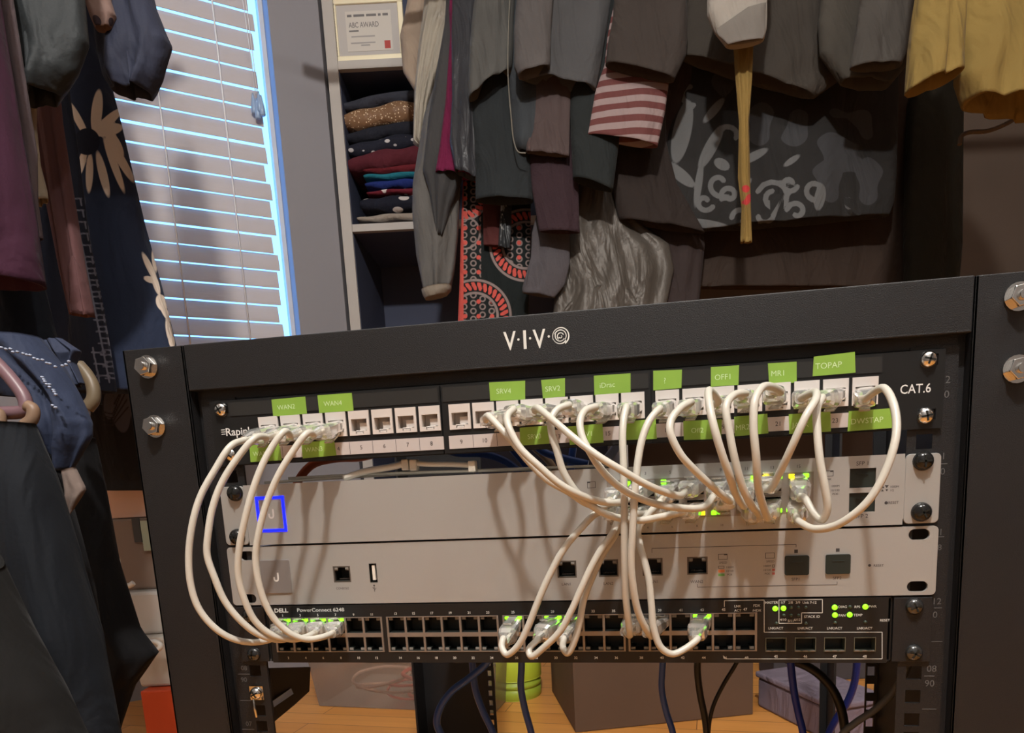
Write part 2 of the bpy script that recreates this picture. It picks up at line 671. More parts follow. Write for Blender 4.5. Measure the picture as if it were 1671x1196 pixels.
# ------------------------------------------------------------------ rack
rack = thing('equipment_rack', (0, 250, FLOOR), 'black steel open frame rack with wide branded top banner holding the network gear', 'equipment rack')
RX = 302.0
for sgn in (-1, 1):
    mb = MB()
    a, b_ = sorted((sgn * RX, sgn * 254.0))
    mb.box(a, b_, -6, -4, FLOOR, 104.6)
    a2, b2 = sorted((sgn * RX, sgn * (RX - 2)))
    mb.box(a2, b2, -6, 60, FLOOR, 104.6)
    a3, b3 = sorted((sgn * 254.0, sgn * 256.0))
    mb.box(a3, b3, -6, 5, FLOOR, 104.6)
    a4, b4 = sorted((sgn * 249.5, sgn * 256.0))
    mb.box(a4, b4, 4, 6, FLOOR, 104.6)
    mb.build('front_post', BLACK, rack, bevel=0.5)
    # mounting rail with square holes
    holes = []
    for k in range(-2, 11):
        for o_ in (0, -15.875, -31.75):
            zc = -44.45 * k + o_
            if zc > 66 or zc < FLOOR + 20:
                continue
            holes.append((sgn * 232.5 - 4.6, sgn * 232.5 + 4.6, zc - 4.4, zc + 4.4))
    mb = MB()
    a, b_ = sorted((sgn * 249.5, sgn * 222.5))
    mb.plate(a, b_, FLOOR, 68, 0.2, 2.2, holes)
    a, b_ = sorted((sgn * 249.5, sgn * 247.5))
    mb.box(a, b_, 2.2, 42, FLOOR, 68)
    mb.build('mounting_rail', BLACK, rack)
# top banner
mb = MB()
mb.box(-253.4, 253.4, -6, -4, 74.4, 104.3)
mb.box(-253.4, 253.4, -6, 60, 103.2, 104.8)
mb.box(-253.4, 253.4, -6, 3, 73.6, 75.4)
mb.box(-249.5, 249.5, 1.5, 3.5, 66.5, 75)
ban = mb.build('top_banner', BLACK, rack, bevel=0.6)
# emblem on the banner
mb = MB()
yb = -6.08
hV = 11.2


def quv(px, py):
    return q(px, py, -6)


for ch, px, py, w_ in (('V', 832, 556, 8.2), ('I', 856.5, 554, 1.9), ('V', 880, 552.5, 8.2)):
    x, z_ = quv(px, py)
    mb.text(ch, x, z_, hV, yb, w=w_, bold=0.012)
for px, py in ((846, 554), (865, 552), (895.5, 549)):
    x, z_ = quv(px, py)
    mb.prism([(x + .75 * math.cos(t), z_ + .75 * math.sin(t)) for t in np.linspace(0, 2 * math.pi, 13)[:-1]], yb - .1, yb)
x, z_ = quv(915, 548.5)


def arc(r0, r1, a0, a1, w0, w1, n=26):
    inn, out = [], []
    for k in range(n + 1):
        t = k / n
        a = math.radians(a0 + (a1 - a0) * t)
        r = r0 + (r1 - r0) * t
        w_ = w0 + (w1 - w0) * t
        out.append((x + (r + w_ / 2) * math.cos(a), z_ + (r + w_ / 2) * math.sin(a)))
        inn.append((x + (r - w_ / 2) * math.cos(a), z_ + (r - w_ / 2) * math.sin(a)))
    for k in range(n):
        mb.add([(p[0], yb, p[1]) for p in (inn[k], out[k], out[k + 1], inn[k + 1])], [(0, 1, 2, 3)])


arc(5.2, 5.2, -60, 200, 0.9, 0.35)
arc(5.0, 4.2, 195, 320, 0.25, 0.8)
arc(3.4, 4.0, -40, 160, 0.5, 0.7)
arc(3.7, 2.6, 150, 330, 0.7, 0.4)
arc(1.9, 2.3, 20, 230, 0.5, 0.6)
arc(1.4, 0.4, 200, 420, 0.6, 0.3)
mb.build('logo', mat('logo_white', (0.72, 0.72, 0.68), 0.5), rack)
# hex bolts of the frame
for px, py in ((232, 597), (245, 695), (1671, 480), (1668, 600)):
    x, z_ = q(px, py, -12)
    mb = MB()
    mb.lathe(x, z_, [(7.6, -7.2), (7.6, -6.0)], 20)
    hexp = [(x + 6.6 * math.cos(math.radians(60 * k + 12)), z_ + 6.6 * math.sin(math.radians(60 * k + 12))) for k in range(6)]
    mb.prism(hexp, -12.5, -7)
    mb.lathe(x, z_, [(2.6, -15), (3.0, -14.4), (3.0, -12)], 14)
    mb.build('hex_bolt', CHROME, rack, bevel=0.4)
# unit marks on the rails
mb = MB()
for s_, px, py, h_ in (('2', 1547, 619, 4.2), ('0', 1545, 643, 4.2), ('1', 1540, 744, 4), ('0', 1538.5, 769, 4), ('1', 1535.5, 868, 4), ('8', 1533.5, 893, 3.5),
                       ('12', 1530, 981, 4), ('0', 1526, 1003, 4), ('08', 1520.5, 1091, 4.2), ('90', 1517, 1115, 4.2),
                       ('08', 398, 1090, 3.6), ('90', 398, 1109, 3.6), ('07', 406, 1181, 3.6), ('09', 377, 885, 2.6)):
    x, z_ = q(px, py, 0)
    mb.text(s_, x, z_, h_, 0.12)
for px0, px1, py in ((1535, 1546, 757), (1530, 1541, 876), (1524, 1537, 992), (1520, 1538, 1047), (1508, 1525, 1103), (1505, 1528, 1157), (388, 408, 1100), (392, 412, 1143), (395, 415, 1190)):
    x0, z_ = q(px0, py, 0)
    x1, _ = q(px1, py, 0)
    mb.line(x0, z_, x1, z_, 0.5, 0.15)
mb.build('lettering', PRINTG, rack)
# rear posts, side braces, base
mb = MB()
hs = [(-196, -190, k, k + 9) for k in np.arange(FLOOR + 20, 60, 15.875)]
mb.plate(-302, -186, FLOOR, 104, 540, 543, [(a_ + 0, b_ + 0, float(c_), float(d_)) for a_, b_, c_, d_ in hs])
mb.box(-302, -299, 500, 543, FLOOR, 104)
mb.build('rear_post', BLACK, rack)
mb = MB()
mb.box(290, 302, 540, 543, FLOOR, 104)
mb.box(299, 302, 500, 543, FLOOR, 104)
mb.build('rear_post', BLACK, rack)
mb = MB()                                               # slotted upright behind the right rail
hs = [(250.5, 257, k, k + 9) for k in np.arange(FLOOR + 24, -60, 15.875)]
mb.plate(249.5, 259, FLOOR, 68, 168, 171, [(a_, b_, float(c_), float(d_)) for a_, b_, c_, d_ in hs])
mb.box(259.2, 262, 42, 171, FLOOR, 68)
mb.build('slotted_upright', BLACK, rack)
for sgn in (-1, 1):
    mb = MB()
    a, b_ = sorted((sgn * RX, sgn * (RX - 2)))
    mb.box(a, b_, 60, 500, FLOOR, FLOOR + 60)
    mb.box(a, b_, 60, 500, 60, 104)
    mb.build('side_rail', BLACK, rack)
mb = MB()
mb.box(-300, 300, 60, 500, FLOOR, FLOOR + 3)
mb.build('base_plate', BLACK, rack)
# gusset plate behind the left rail with a pale blue strip standing in for a gleam of light
mb = MB()
pts = [at(434, 1090, 40), at(440, 1180, 40), at(449, 1172, 55), at(476, 1150, 85), at(500, 1128, 110), at(502, 1088, 112)]
pts2 = [p + np.array([3, 0, 0]) for p in pts]
n = len(pts)
mb.add(pts + pts2, [tuple(range(n)), tuple(range(2 * n - 1, n - 1, -1))] + [(i, n + i, n + (i + 1) % n, (i + 1) % n) for i in range(n)])
mb.build('gusset_plate', BLACK, rack)
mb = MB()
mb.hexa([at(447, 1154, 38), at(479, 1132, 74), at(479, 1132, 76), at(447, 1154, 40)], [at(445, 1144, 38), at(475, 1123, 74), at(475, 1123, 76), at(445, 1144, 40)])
tag(mb.build('blue_gleam', mat('painted_blue_gleam', (0.45, 0.62, 1.0), 0.6), rack), label='pale blue gleam painted as a strip on the gusset plate')


# ------------------------------------------------------------------ fasteners
def pan_screw(parent, x, z, y, r, m, name='screw', dome=3.2):
    mb = MB()
    prof = [(r * 1.02, y - 0.4)] + [(r * math.cos(t), y - 0.8 - dome * math.sin(t)) for t in np.linspace(0, 1.45, 7)]
    prof = [(r * 1.02, y)] + prof
    mb.lathe(x, z, prof, 22)
    a = random.uniform(0, 1.5)
    mb.cur = 1
    top = y - 0.8 - dome - 0.05
    for k in range(2):
        c, s_ = math.cos(a + k * math.pi / 2), math.sin(a + k * math.pi / 2)
        w_, l_ = 0.55, r * 0.62
        mb.prism([(x + c * l_ - s_ * w_, z + s_ * l_ + c * w_), (x - c * l_ - s_ * w_, z - s_ * l_ + c * w_),
                  (x - c * l_ + s_ * w_, z - s_ * l_ - c * w_), (x + c * l_ + s_ * w_, z + s_ * l_ - c * w_)][::-1], top - .02, top + 1.0)
    return mb.build(name, [m, DARK], parent)


# ------------------------------------------------------------------ sockets
def socket(mb, cx, cz, w, h, y, flip=False, depth=11, t=0.8, slots=(0, 1, 2)):
    """framed RJ45 opening: material slots frame, cavity, pins; the latch notch is down, or up when flip"""
    s = -1 if not flip else 1
    fr, ca, pn = slots
    mb.cur = fr
    frame_ring(mb, cx - w / 2 - t, cx + w / 2 + t, cz - h / 2 - t, cz + h / 2 + t, t, y - 0.5, y + 1.5)
    zl = cz + s * h / 2                                  # latch side
    hb = h * 0.24
    for sx in (-1, 1):
        x0, x1 = cx + sx * w / 2, cx + sx * w * 0.27
        mb.box(x0, x1, y - 0.3, y + 1.5, zl, zl - s * hb)
    mb.cur = ca
    mb.box(cx - w / 2, cx + w / 2, y + depth, y + depth + .4, cz - h / 2, cz + h / 2)
    mb.box(cx - w / 2 - .3, cx - w / 2, y + 1.5, y + depth, cz - h / 2, cz + h / 2)
    mb.box(cx + w / 2, cx + w / 2 + .3, y + 1.5, y + depth, cz - h / 2, cz + h / 2)
    mb.box(cx - w / 2, cx + w / 2, y + 1.5, y + depth, cz - h / 2 - .3, cz - h / 2)
    mb.box(cx - w / 2, cx + w / 2, y + 1.5, y + depth, cz + h / 2, cz + h / 2 + .3)
    mb.cur = pn
    zp = cz - s * h * 0.38
    for k in range(8):
        xk = cx + (k - 3.5) * w * 0.09
        mb.box(xk - .16, xk + .16, y + 3, y + depth, zp - .2, zp + .2)
    mb.cur = 0


# ------------------------------------------------------------------ patch panel
PY = -2.0
patch = thing('patch_bay', (0, 0, 20), 'black 24 port patch panel with white keystone jacks and green tape labels', 'patch panel')
zt_, zb_ = 66.0, 20.2


def lerp_cols(pa, pb, n, Y):
    a = at(pa[0], pa[1], Y)[0]
    b = at(pb[0], pb[1], Y)[0]
    return [a + (b - a) * k / (n - 1) for k in range(n)]


KX = lerp_cols((440, 701), (702, 685), 8, -4) + lerp_cols((751, 682), (1033, 664), 8, -4) + lerp_cols((1089, 661), (1411, 641), 8, -4)
KZ = 44.4
holes = [(x - 7.3, x + 7.3, KZ - 8.0, KZ + 8.0) for x in KX]
for sx in (-1, 1):
    for zc in (60.3, 28.6):
        holes.append((sx * 232.5 - 5, sx * 232.5 + 5, zc - 3.2, zc + 3.2))
mb = MB()
mb.plate(-241.3, 241.3, zb_, zt_, PY, 0, holes)
mb.box(-241, 241, 0.2, 14, zt_ - 1.5, zt_)
mb.v = [(x, y, z) if not (y > 5 and abs(x) > 225) else (math.copysign(220, x), y, z) for x, y, z in mb.v]
pp = mb.build('face_plate', PANEL, patch)
seams = [q(375, 700, -4)[0], q(722, 690, -4)[0], q(1063, 660, -4)[0], q(1442, 640, -4)[0]]
for i in range(3):
    mb = MB()
    hs = [(x - 7.45, x + 7.45, KZ - 8.2, KZ + 8.2) for x in KX[i * 8:i * 8 + 8]]
    mb.plate(seams[i] + .5, seams[i + 1] - .5, zb_ + 0.6, zt_ - 0.8, -4.2, PY - 0.05, hs)
    mb.build('port_module', PANEL, patch, bevel=0.25, seg=1)
    mb = MB()
    mb.box(seams[i] + 1.6, seams[i + 1] - 1.6, -4.7, -4.2, 54.6, zt_ - 2.2)
    mb.build('label_holder', PANEL2, patch)
    mb = MB()
    x0, x1 = KX[i * 8] - 8.6, KX[i * 8 + 7] + 8.6
    mb.box(x0, x1, -4.8, -4.2, 23.6, 32.2)
    mb.cur = 1
    for k in range(8):
        xk = KX[i * 8 + k]
        mb.text(str(i * 8 + k + 1), xk, 28, 2.7, -4.9)
        if k:
            xm = (xk + KX[i * 8 + k - 1]) / 2
            mb.line(xm, 23.8, xm, 32, 0.25, -4.82)
    mb.build('number_strip', [LSTRIP, PRINTB], patch)
for x in KX:
    mb = MB()
    z0, z1 = KZ - 8.2, KZ + 8.2
    ow, o0, o1 = 5.6, z0 + 2.9, z0 + 10.9
    mb.plate(x - 7.35, x + 7.35, z0, z1, -5.2, -3.4, [(x - ow, x + ow, o0, o1), (x - 2.9, x + 2.9, z0 + 1.0, o0 + .01)])
    mb.box(x - 2.2, x + 2.2, -4.9, -2.4, z0 + 1.0, z0 + 2.2)
    mb.cur = 1
    mb.box(x - ow - .4, x + ow + .4, 3.5, 4.1, z0 + .6, o1 + .4)
    mb.box(x - ow - .5, x - ow, -3.4, 3.5, z0 + .6, o1)
    mb.box(x + ow, x + ow + .5, -3.4, 3.5, z0 + .6, o1)
    mb.box(x - ow, x + ow, -3.4, 3.5, o1, o1 + .5)
    mb.box(x - ow, x + ow, -3.4, 3.5, z0 + .4, z0 + .9)
    mb.box(x - .8, x + ow - .6, -2.5, 3.5, o0 + .4, o0 + 5.4)
    mb.cur = 0
    mb.box(x - 3.4, x + 3.4, -3.2, 1, o0 - .2, o0 + .5)
    mb.build('keystone_jack', [WHITEP, GREYP], patch, bevel=0.15, seg=1)
for px, py in ((357, 668), (373, 742), (1518, 585), (1513, 678)):
    x, z_ = q(px, py, -5)
    pan_screw(patch, x, z_, PY, 4.9, CHROME)
mb = MB()
x, z_ = q(365, 705, -4)
for k in (-1, 0, 1):
    mb.line(x - 1.6, z_ + k * 1.5, x + 1.6 - abs(k) * .2, z_ + k * 1.5, 0.5, -4.32)
mb.text('Rapink', x + 2.0, z_ - .1, 5.2, -4.32, align='L', w=21, bold=0.01)
x, z_ = q(1494, 634, -2)
mb.text('CAT.6', x, z_, 5.2, -2.1, w=17.0, bold=0.006)
mb.build('lettering', mat('panel_lettering', (0.72, 0.72, 0.70), 0.5), patch)

TAPES = [  # text, four pixel corners (tl, tr, br, bl), text centre px, text height
    ('WAN2', (443, 652), (498, 647), (501, 675), (446, 680), (467, 664), 3.1, 1),
    ('WAN4', (518, 645), (574, 641), (577, 670), (521, 674), (543, 658), 3.1, 1),
    ('WAN1', (407, 727), (456, 724), (460, 751), (409, 754), (426, 740), 3.1, 0),
    ('WAN3', (492, 722), (545, 718), (549, 743), (494, 748), (512, 733), 3.1, 0),
    ('SRV4', (798, 624), (857, 621), (857, 652), (800, 654), (822, 638), 3.2, 1),
    ('SRV2', (883, 620), (922, 617), (922, 647), (886, 650), (902, 634), 3.2, 1),
    ('SRV3', (848, 698), (896, 694), (896, 724), (849, 727), (872, 712), 3.0, 0),
    ('iDrac', (969, 613), (1029, 609), (1029, 640), (970, 645), (991, 628), 3.1, 1),
    ('SRV1', (926, 696), (983, 691), (985, 722), (930, 726), (955, 708), 3.0, 0),
    ('?', (1066, 605), (1113, 603), (1112, 633), (1066, 637), (1085, 621), 3.4, 1),
    ('FREE', (1022, 687), (1070, 684), (1072, 716), (1022, 718), (1046, 702), 3.0, 0),
    ('OFF1', (1160, 599), (1206, 596), (1205, 628), (1160, 631), (1179, 615), 3.2, 1),
    ('Off2', (1115, 687), (1178, 684), (1177, 716), (1116, 718), (1138, 702), 3.0, 0),
    ('MR1', (1253, 593), (1300, 590), (1300, 624), (1255, 627), (1269, 609), 3.2, 1),
    ('MR2', (1198, 680), (1252, 675), (1254, 707), (1199, 712), (1212, 697), 3.2, 0),
    ('TOPAP', (1328, 582), (1395, 574), (1396, 608), (1326, 614), (1352, 596), 3.4, 1),
    ('JACK', (1287, 676), (1355, 671), (1356, 704), (1288, 708), (1306, 693), 3.0, 0),
    ('DWSTAP', (1385, 671), (1455, 666), (1458, 698), (1383, 704), (1415, 686), 3.2, 0)]
for s_, tl, tr_, br_, bl, tcn, h_, top in TAPES:
    Y = -4.95
    mb = MB()
    P = [q(*c, Y) for c in (bl, br_, tr_, tl)]
    mb.prism(P, Y - .1, Y + .1)
    tp = mb.build('tape_label', GREEN, patch)
    x, z_ = q(*tcn, Y)
    ang = math.atan2(P[1][1] - P[0][1], P[1][0] - P[0][0])
    if s_ != 'FREE':
        mb = MB()
        mb.text(s_, x, z_, h_, Y - .16, rot=ang, bold=-0.004)
        mb.build('tape_text', TAPEW, tp)

# ------------------------------------------------------------------ top network switch
usw = thing('network_switch', (0, 140, -37.5), 'silver 16 port switch with glowing blue square logo below the patch panel', 'network switch')
UZ0, UZ1 = -37.2, 6.0
UF = -3.0
bx0, _ = q(992, 860, UF)
bx1, _ = q(1327, 830, UF)
bz1, bz0 = q(1160, 762, UF)[1], q(1160, 852, UF)[1]
bz1 = q(1320, 769, UF)[1] - .3
bz0 = q(1322, 838, UF)[1] + .1
UX = lerp_cols((1014, 805), (1303, 790), 8, UF)
print('unifi', bx0, bx1, bz0, bz1, UX)
sf = [q(1387, 765, UF), q(1430, 762, UF), q(1387, 836, UF)]
sx0, sx1, sz1, sz0 = sf[0][0], sf[1][0], sf[0][1], sf[2][1]
szm = (sz0 + sz1) / 2
mb = MB()
mb.plate(-222.5, 221.0, UZ0, UZ1, UF, UF + 2, [(bx0, bx1, bz0, bz1), (sx0, sx1, sz0, szm - 1.6), (sx0, sx1, szm + 1.6, sz1)])
mb.build('front_panel', SILVER, usw, bevel=0.8, seg=3)
mb = MB()
mb.box(-221, 220, UF + 2, 285, UZ0 + .5, UZ0 + 1.5)
mb.box(-221, 220, UF + 2, 285, UZ1 - 1.5, UZ1 - .5)
mb.box(-221, -220, UF + 2, 285, UZ0 + 1, UZ1 - 1)
mb.box(219, 220, UF + 2, 285, UZ0 + 1, UZ1 - 1)
mb.box(-221, 220, 284, 285, UZ0 + 1, UZ1 - 1)
mb.build('case', SILVER, usw)
for sgn in (-1, 1):
    mb = MB()
    a, b_ = sorted((sgn * (223.3 if sgn < 0 else 221.8), sgn * 241.8))
    mb.prism(rrect(a, b_, -36.8, 5.6, 3), -2.2, 0)
    a, b_ = sorted((sgn * 220.2, sgn * 222.2))
    mb.box(a, b_, -1.9, 60, -34, 3)
    mb.build('rack_ear', SILVER, usw, bevel=0.3)
for px, py in ((379, 805), (383, 877), (1510, 752), (1507, 836)):
    x, z_ = q(px, py, -6)
    pan_screw(usw, x, z_, -2.2, 5.9, BLACKG, dome=4.2)
# blue ring logo
x0, z1 = q(416, 811, UF)
x1, z0 = q(469, 867, UF)
mb = MB()
mb.plate(x0, x1, z0, z1, UF - .35, UF - .02, [(x0 + 2.0, x1 - 2.0, z0 + 2.0, z1 - 2.0)])
tag(mb.build('light_ring', LEDB, usw), label='glowing blue square outline')


def u_logo(mb, x, z, s, y):
    mb.box(x + .22 * s, x + .5 * s, y - .1, y, z, z + s)
    mb.box(x - .5 * s, x - .22 * s, y - .1, y, z, z + s * .3)
    pts_o = [(x + .5 * s * math.cos(t), z + .5 * s * math.sin(t)) for t in np.linspace(math.pi, 2 * math.pi, 11)]
    pts_i = [(x + .22 * s * math.cos(t), z + .22 * s * math.sin(t)) for t in np.linspace(math.pi, 2 * math.pi, 11)]
    for k in range(10):
        mb.add([(p[0], y - .1, p[1]) for p in (pts_i[k], pts_o[k], pts_o[k + 1], pts_i[k + 1])], [(0, 1, 2, 3)])


mb = MB()
xc, zc = (x0 + x1) / 2, (z0 + z1) / 2
u_logo(mb, xc, zc - 1.0, 4.6, UF)
mb.build('logo', mat('logo_grey', (0.62, 0.58, 0.56), 0.4), usw)
# port block
zrow = (bz0 + bz1) / 2
ph = (bz1 - bz0) / 2
TOPZ, BOTZ = zrow + ph / 2, zrow - ph / 2
mb = MB()
mb.box(bx0, bx1, UF + 12, UF + 13, bz0, bz1)
mb.plate(bx0, bx1, bz0, bz1, UF + .2, UF + 1.9, [(x - 5.9, x + 5.9, TOPZ - 5.6, TOPZ + 5.6) for x in UX] + [(x - 5.9, x + 5.9, BOTZ - 5.6, BOTZ + 5.6) for x in UX])
mb.build('port_block', NICKEL, usw)
LT = {0: ('g', None), 1: (None, 'g'), 2: ('g', None), 3: (None, None), 4: (None, None), 5: (None, 'g'), 6: ('y', 'g'), 7: ('y', 'g')}
LB = {0: (None, None), 1: (None, 'g'), 2: (None, None), 3: (None, 'y'), 4: ('g', None), 5: (None, None), 6: (None, 'g'), 7: ('y', 'g')}
LT[1] = ('g', None)
LT[0] = (None, 'g')
for r_, (zc, flip, LL) in enumerate(((TOPZ, True, LT), (BOTZ, False, LB))):
    for k, x in enumerate(UX):
        mb = MB()
        socket(mb, x, zc, 10.6, 9.4, UF + .3, flip)
        pt = mb.build('port', [NICKEL, DARK, NICKEL], usw)
        zl = zc + (4.1 if flip else -4.1)
        for j, sgn in enumerate((-1, 1)):
            c_ = LL[k][j]
            mb = MB()
            mb.box(x + sgn * 6.0, x + sgn * 2.6, UF - (1.3 if c_ else .6), UF + 1, zl - 1.1, zl + 1.5)
            o = mb.build('indicator_light', LEDG if c_ == 'g' else LEDY if c_ == 'y' else LEDOFF, pt, bevel=0.3)
            if c_:
                tag(o, label='glowing green port light' if c_ == 'g' else 'glowing amber port light')
# sfp cages
for za, zb2 in ((sz0, szm - 1.6), (szm + 1.6, sz1)):
    mb = MB()
    mb.box(sx0 + .3, sx1 - .3, UF + 1.2, UF + 9, za + .3, zb2 - .3)
    mb.box(sx0 + 4, sx1 - 4, UF + .5, UF + 1.2, (za + zb2) / 2 + 2, (za + zb2) / 2 + 2.6)
    mb.build('sfp_port', DARKG, usw)
mb = MB()


def tx(s, px, py, h, Y, **k):
    x, z = q(px, py, Y)
    mb.text(s, x, z, h, Y - .08, **k)


def folder(px0, py0, px1, py1, Y):
    x0, z1 = q(px0, py0, Y)
    x1, z0 = q(px1, py1, Y)
    frame_ring(mb, x0, x1, z0, z1, 0.28, Y - .08, Y)
    return x0, x1, z0, z1


tx('SFP 1', 1407, 756, 2.4, UF)
tx('SFP 2', 1406, 842, 2.4, UF)
tx('RESET', 1458, 820, 1.6, UF)
x, z_ = q(1446, 820.5, UF)
mb.prism([(x + 1.0 * math.cos(t), z_ + 1.0 * math.sin(t)) for t in np.linspace(0, 2 * math.pi, 13)[:-1]], UF - .1, UF)
for px, up in ((1440, 1), (1447, -1)):
    for j, py in enumerate((794, 800)):
        x, z_ = q(px, py, UF)
        d_ = 1.15 if j == 0 else .8
        mb.prism([(x - d_, z_ - up * d_ * .8), (x + d_, z_ - up * d_ * .8), (x, z_ + up * d_ * .8)], UF - .1, UF)
tx('1000M', 1460, 794, 1.3, UF)
tx('1G', 1456, 800, 1.3, UF)
for py, s_ in ((793, '1000M'), (800, '10/100'), (806, 'POE')):
    tx(s_, 1363, py, 1.3, UF)
x0, x1, z0, z1 = folder(1347, 768, 1360, 777, UF)
mb.box(x1 - 2, x1, UF - .1, UF, z1 - .9, z1)
tx('LINK', 1352, 782, 1.2, UF)
x0, x1, z0, z1 = folder(958, 786, 972, 796, UF)
mb.box(x0, x0 + 2, UF - .1, UF, z1 - .9, z1)
for k, s_ in enumerate(('1', '3', '5', '7', '9', '11', '13', '15')):
    mb.text(s_, UX[k], UZ1 - 4.6, 1.9, UF - .08)
for k, s_ in enumerate(('2', '4', '6', '8', '10', '12', '14', '16')):
    mb.text(s_, UX[k] + .8, UZ0 + 3.4, 1.4, UF - .08)
mb.build('lettering', PRINTB, usw)

# ------------------------------------------------------------------ silver gateway
usg = thing('network_gateway', (0, 140, -81.6), 'silver gateway with four network ports and two square plugged ports above the black switch', 'network gateway')
GF = -2.2
GZ0, GZ1 = -81.9, -38.6
ports = [('CONSOLE', 558, 937, .86), ('LAN1', 925, 929, 1), ('LAN2', 993, 927, 1), ('WAN1', 1065, 925, 1), ('WAN2', 1138, 923, 1.12)]
gh = []
for s_, px, py, sc in ports:
    x, z_ = q(px, py, GF)
    gh.append((x - 6.6, x + 6.6, z_ - 5.9, z_ + 5.9))
xu, zu = q(609, 935, GF)
gh.append((xu - 2.9, xu + 2.9, zu - 6.9, zu + 6.9))
slots_ = [(403, 907), (406, 977), (1500, 872), (1497, 957)]
sl = []
for px, py in slots_:
    x, z_ = q(px, py, GF)
    x = max(min(x, 233.2), -233.2)
    sl.append((x, z_))
    gh.append((x - 6.1, x + 6.1, z_ - 3.4, z_ + 3.4))
mb = MB()
mb.plate(-239.4, 239.4, GZ0, GZ1, GF, 0, gh)
for sgn in (-1, 1):
    arc_ = [(sgn * (239.4 + 2.8 * math.sin(t)), GZ0 + 2.8 - 2.8 * math.cos(t)) for t in np.linspace(0, math.pi / 2, 7)]
    arc_ += [(sgn * (239.4 + 2.8 * math.cos(t)), GZ1 - 2.8 + 2.8 * math.sin(t)) for t in np.linspace(0, math.pi / 2, 7)]
    mb.prism(arc_, GF, 0)
for x, z_ in sl:                                         # rounded slot ends
    for sx in (-1, 1):
        for sz in (-1, 1):
            cxx, czz = x + sx * 2.7, z_
            arcp = [(cxx + sx * 3.4 * math.cos(t), czz + sz * 3.4 * math.sin(t)) for t in np.linspace(0, math.pi / 2, 6)]
            mb.prism(arcp + [(x + sx * 6.1, z_ + sz * 3.4)], GF, 0)
mb.build('front_panel', SILVER, usg, bevel=0.5, seg=2)
mb = MB()
mb.box(-220, 220, 13, 285, GZ0 + .8, GZ1 - .6)
mb.box(-220, -219, 0, 13, GZ0 + .8, GZ1 - .6)
mb.box(219, 220, 0, 13, GZ0 + .8, GZ1 - .6)
mb.box(-219, 219, 0, 13, GZ1 - 1.6, GZ1 - .6)
mb.box(-219, 219, 0, 13, GZ0 + .8, GZ0 + 1.8)
mb.build('case', SILVER, usg)
for s_, px, py, sc in ports:
    x, z_ = q(px, py, GF)
    mb = MB()
    socket(mb, x, z_, 11.4, 10.0, GF + .5, True, t=.9)
    pt = mb.build('console_port' if s_ == 'CONSOLE' else 'port', [PORTF, DARK, NICKEL], usg)
    for sgn in (-1, 1):
        mb = MB()
        mb.box(x + sgn * 5.3, x + sgn * 2.9, GF - .3, GF + 1, z_ + 3.3, z_ + 4.9)
        mb.build('indicator_light', LEDOFF, pt, bevel=0.3)
mb = MB()
frame_ring(mb, xu - 2.9, xu + 2.9, zu - 6.9, zu + 6.9, .5, GF + .2, GF + 8)
mb.box(xu - 2.4, xu + 2.4, GF + 8, GF + 8.5, zu - 6.4, zu + 6.4)
mb.cur = 1
mb.box(xu - 1.0, xu + 1.2, GF + .8, GF + 7, zu - 5.2, zu + 5.4)
mb.build('usb_port', [DARK, mat('usb_tongue', (0.75, 0.70, 0.62), 0.4)], usg)
for px, py in ((1300, 922.5), (1367, 920.5)):
    x, z_ = q(px, py, GF)
    mb = MB()
    mb.prism(rrect(x - 7.4, x + 7.4, z_ - 6.2, z_ + 6.4, 1.2), GF - 1.6, GF)
    mb.box(x - 3.5, x + 3.5, GF - 1.9, GF - 1.6, z_ + 1.8, z_ + 2.5)
    mb.build('sfp_dust_plug', DARKG, usg, bevel=0.4)
x0, z1 = q(424, 914, GF)
x1, z0 = q(478, 968, GF)
mb = MB()
mb.prism(rrect(x0, x1, z0, z1, 1.0), GF - .9, GF)
lp = mb.build('logo_plate', SILVER2, usg, bevel=0.5)
mb = MB()
u_logo(mb, (x0 + x1) / 2 + .3, (z0 + z1) / 2 - 1.4, 4.4, GF - .95)
mb.build('logo', mat('logo_bright', (0.75, 0.72, 0.68), 0.3), lp)
mb = MB()
tx('CONSOLE', 559, 960, 1.5, GF)
tx('LAN1', 924, 953, 1.9, GF)
tx('LAN2', 993, 952, 1.9, GF)
tx('WAN1', 1064, 949, 1.9, GF)
tx('WAN2', 1137, 949, 1.9, GF)
tx('SFP1', 1298, 945, 1.9, GF)
tx('SFP2', 1366, 943, 1.9, GF)
tx('RESET', 1434, 922.5, 1.6, GF)
x, z_ = q(1419, 922.5, GF)
mb.prism([(x + .9 * math.cos(t), z_ + .9 * math.sin(t)) for t in np.linspace(0, 2 * math.pi, 13)[:-1]], GF - .1, GF)
x, z_ = q(611, 960, GF)                                   # usb trident
mb.line(x, z_ - 2.4, x, z_ + 2.2, .35, GF)
mb.prism([(x - .8, z_ + 1.8), (x + .8, z_ + 1.8), (x, z_ + 3)], GF - .1, GF)
mb.line(x, z_ - 1.2, x + 1.4, z_ + .2, .3, GF)
mb.line(x, z_ - .6, x - 1.2, z_ + .8, .3, GF)
for px, py in ((1299, 899.5), (1367, 897.5)):
    x, z_ = q(px, py, GF)
    mb.box(x - 1.1, x + 1.1, GF - .1, GF, z_ - 1.1, z_ + 1.1)
for a_, b_, c_, d_ in (((1064, 902), (1064, 895), (1299, 888), (1299, 893)), ((1138, 953), (1138, 958), (1366, 954), (1366, 949))):
    A, B, C_, D_ = [q(*t, GF) for t in (a_, b_, c_, d_)]
    zc = (B[1] + C_[1]) / 2
    mb.line(A[0], A[1], A[0], zc, .3, GF)
    mb.line(A[0], zc, D_[0], zc, .3, GF)
    mb.line(D_[0], zc, D_[0], D_[1], .3, GF)
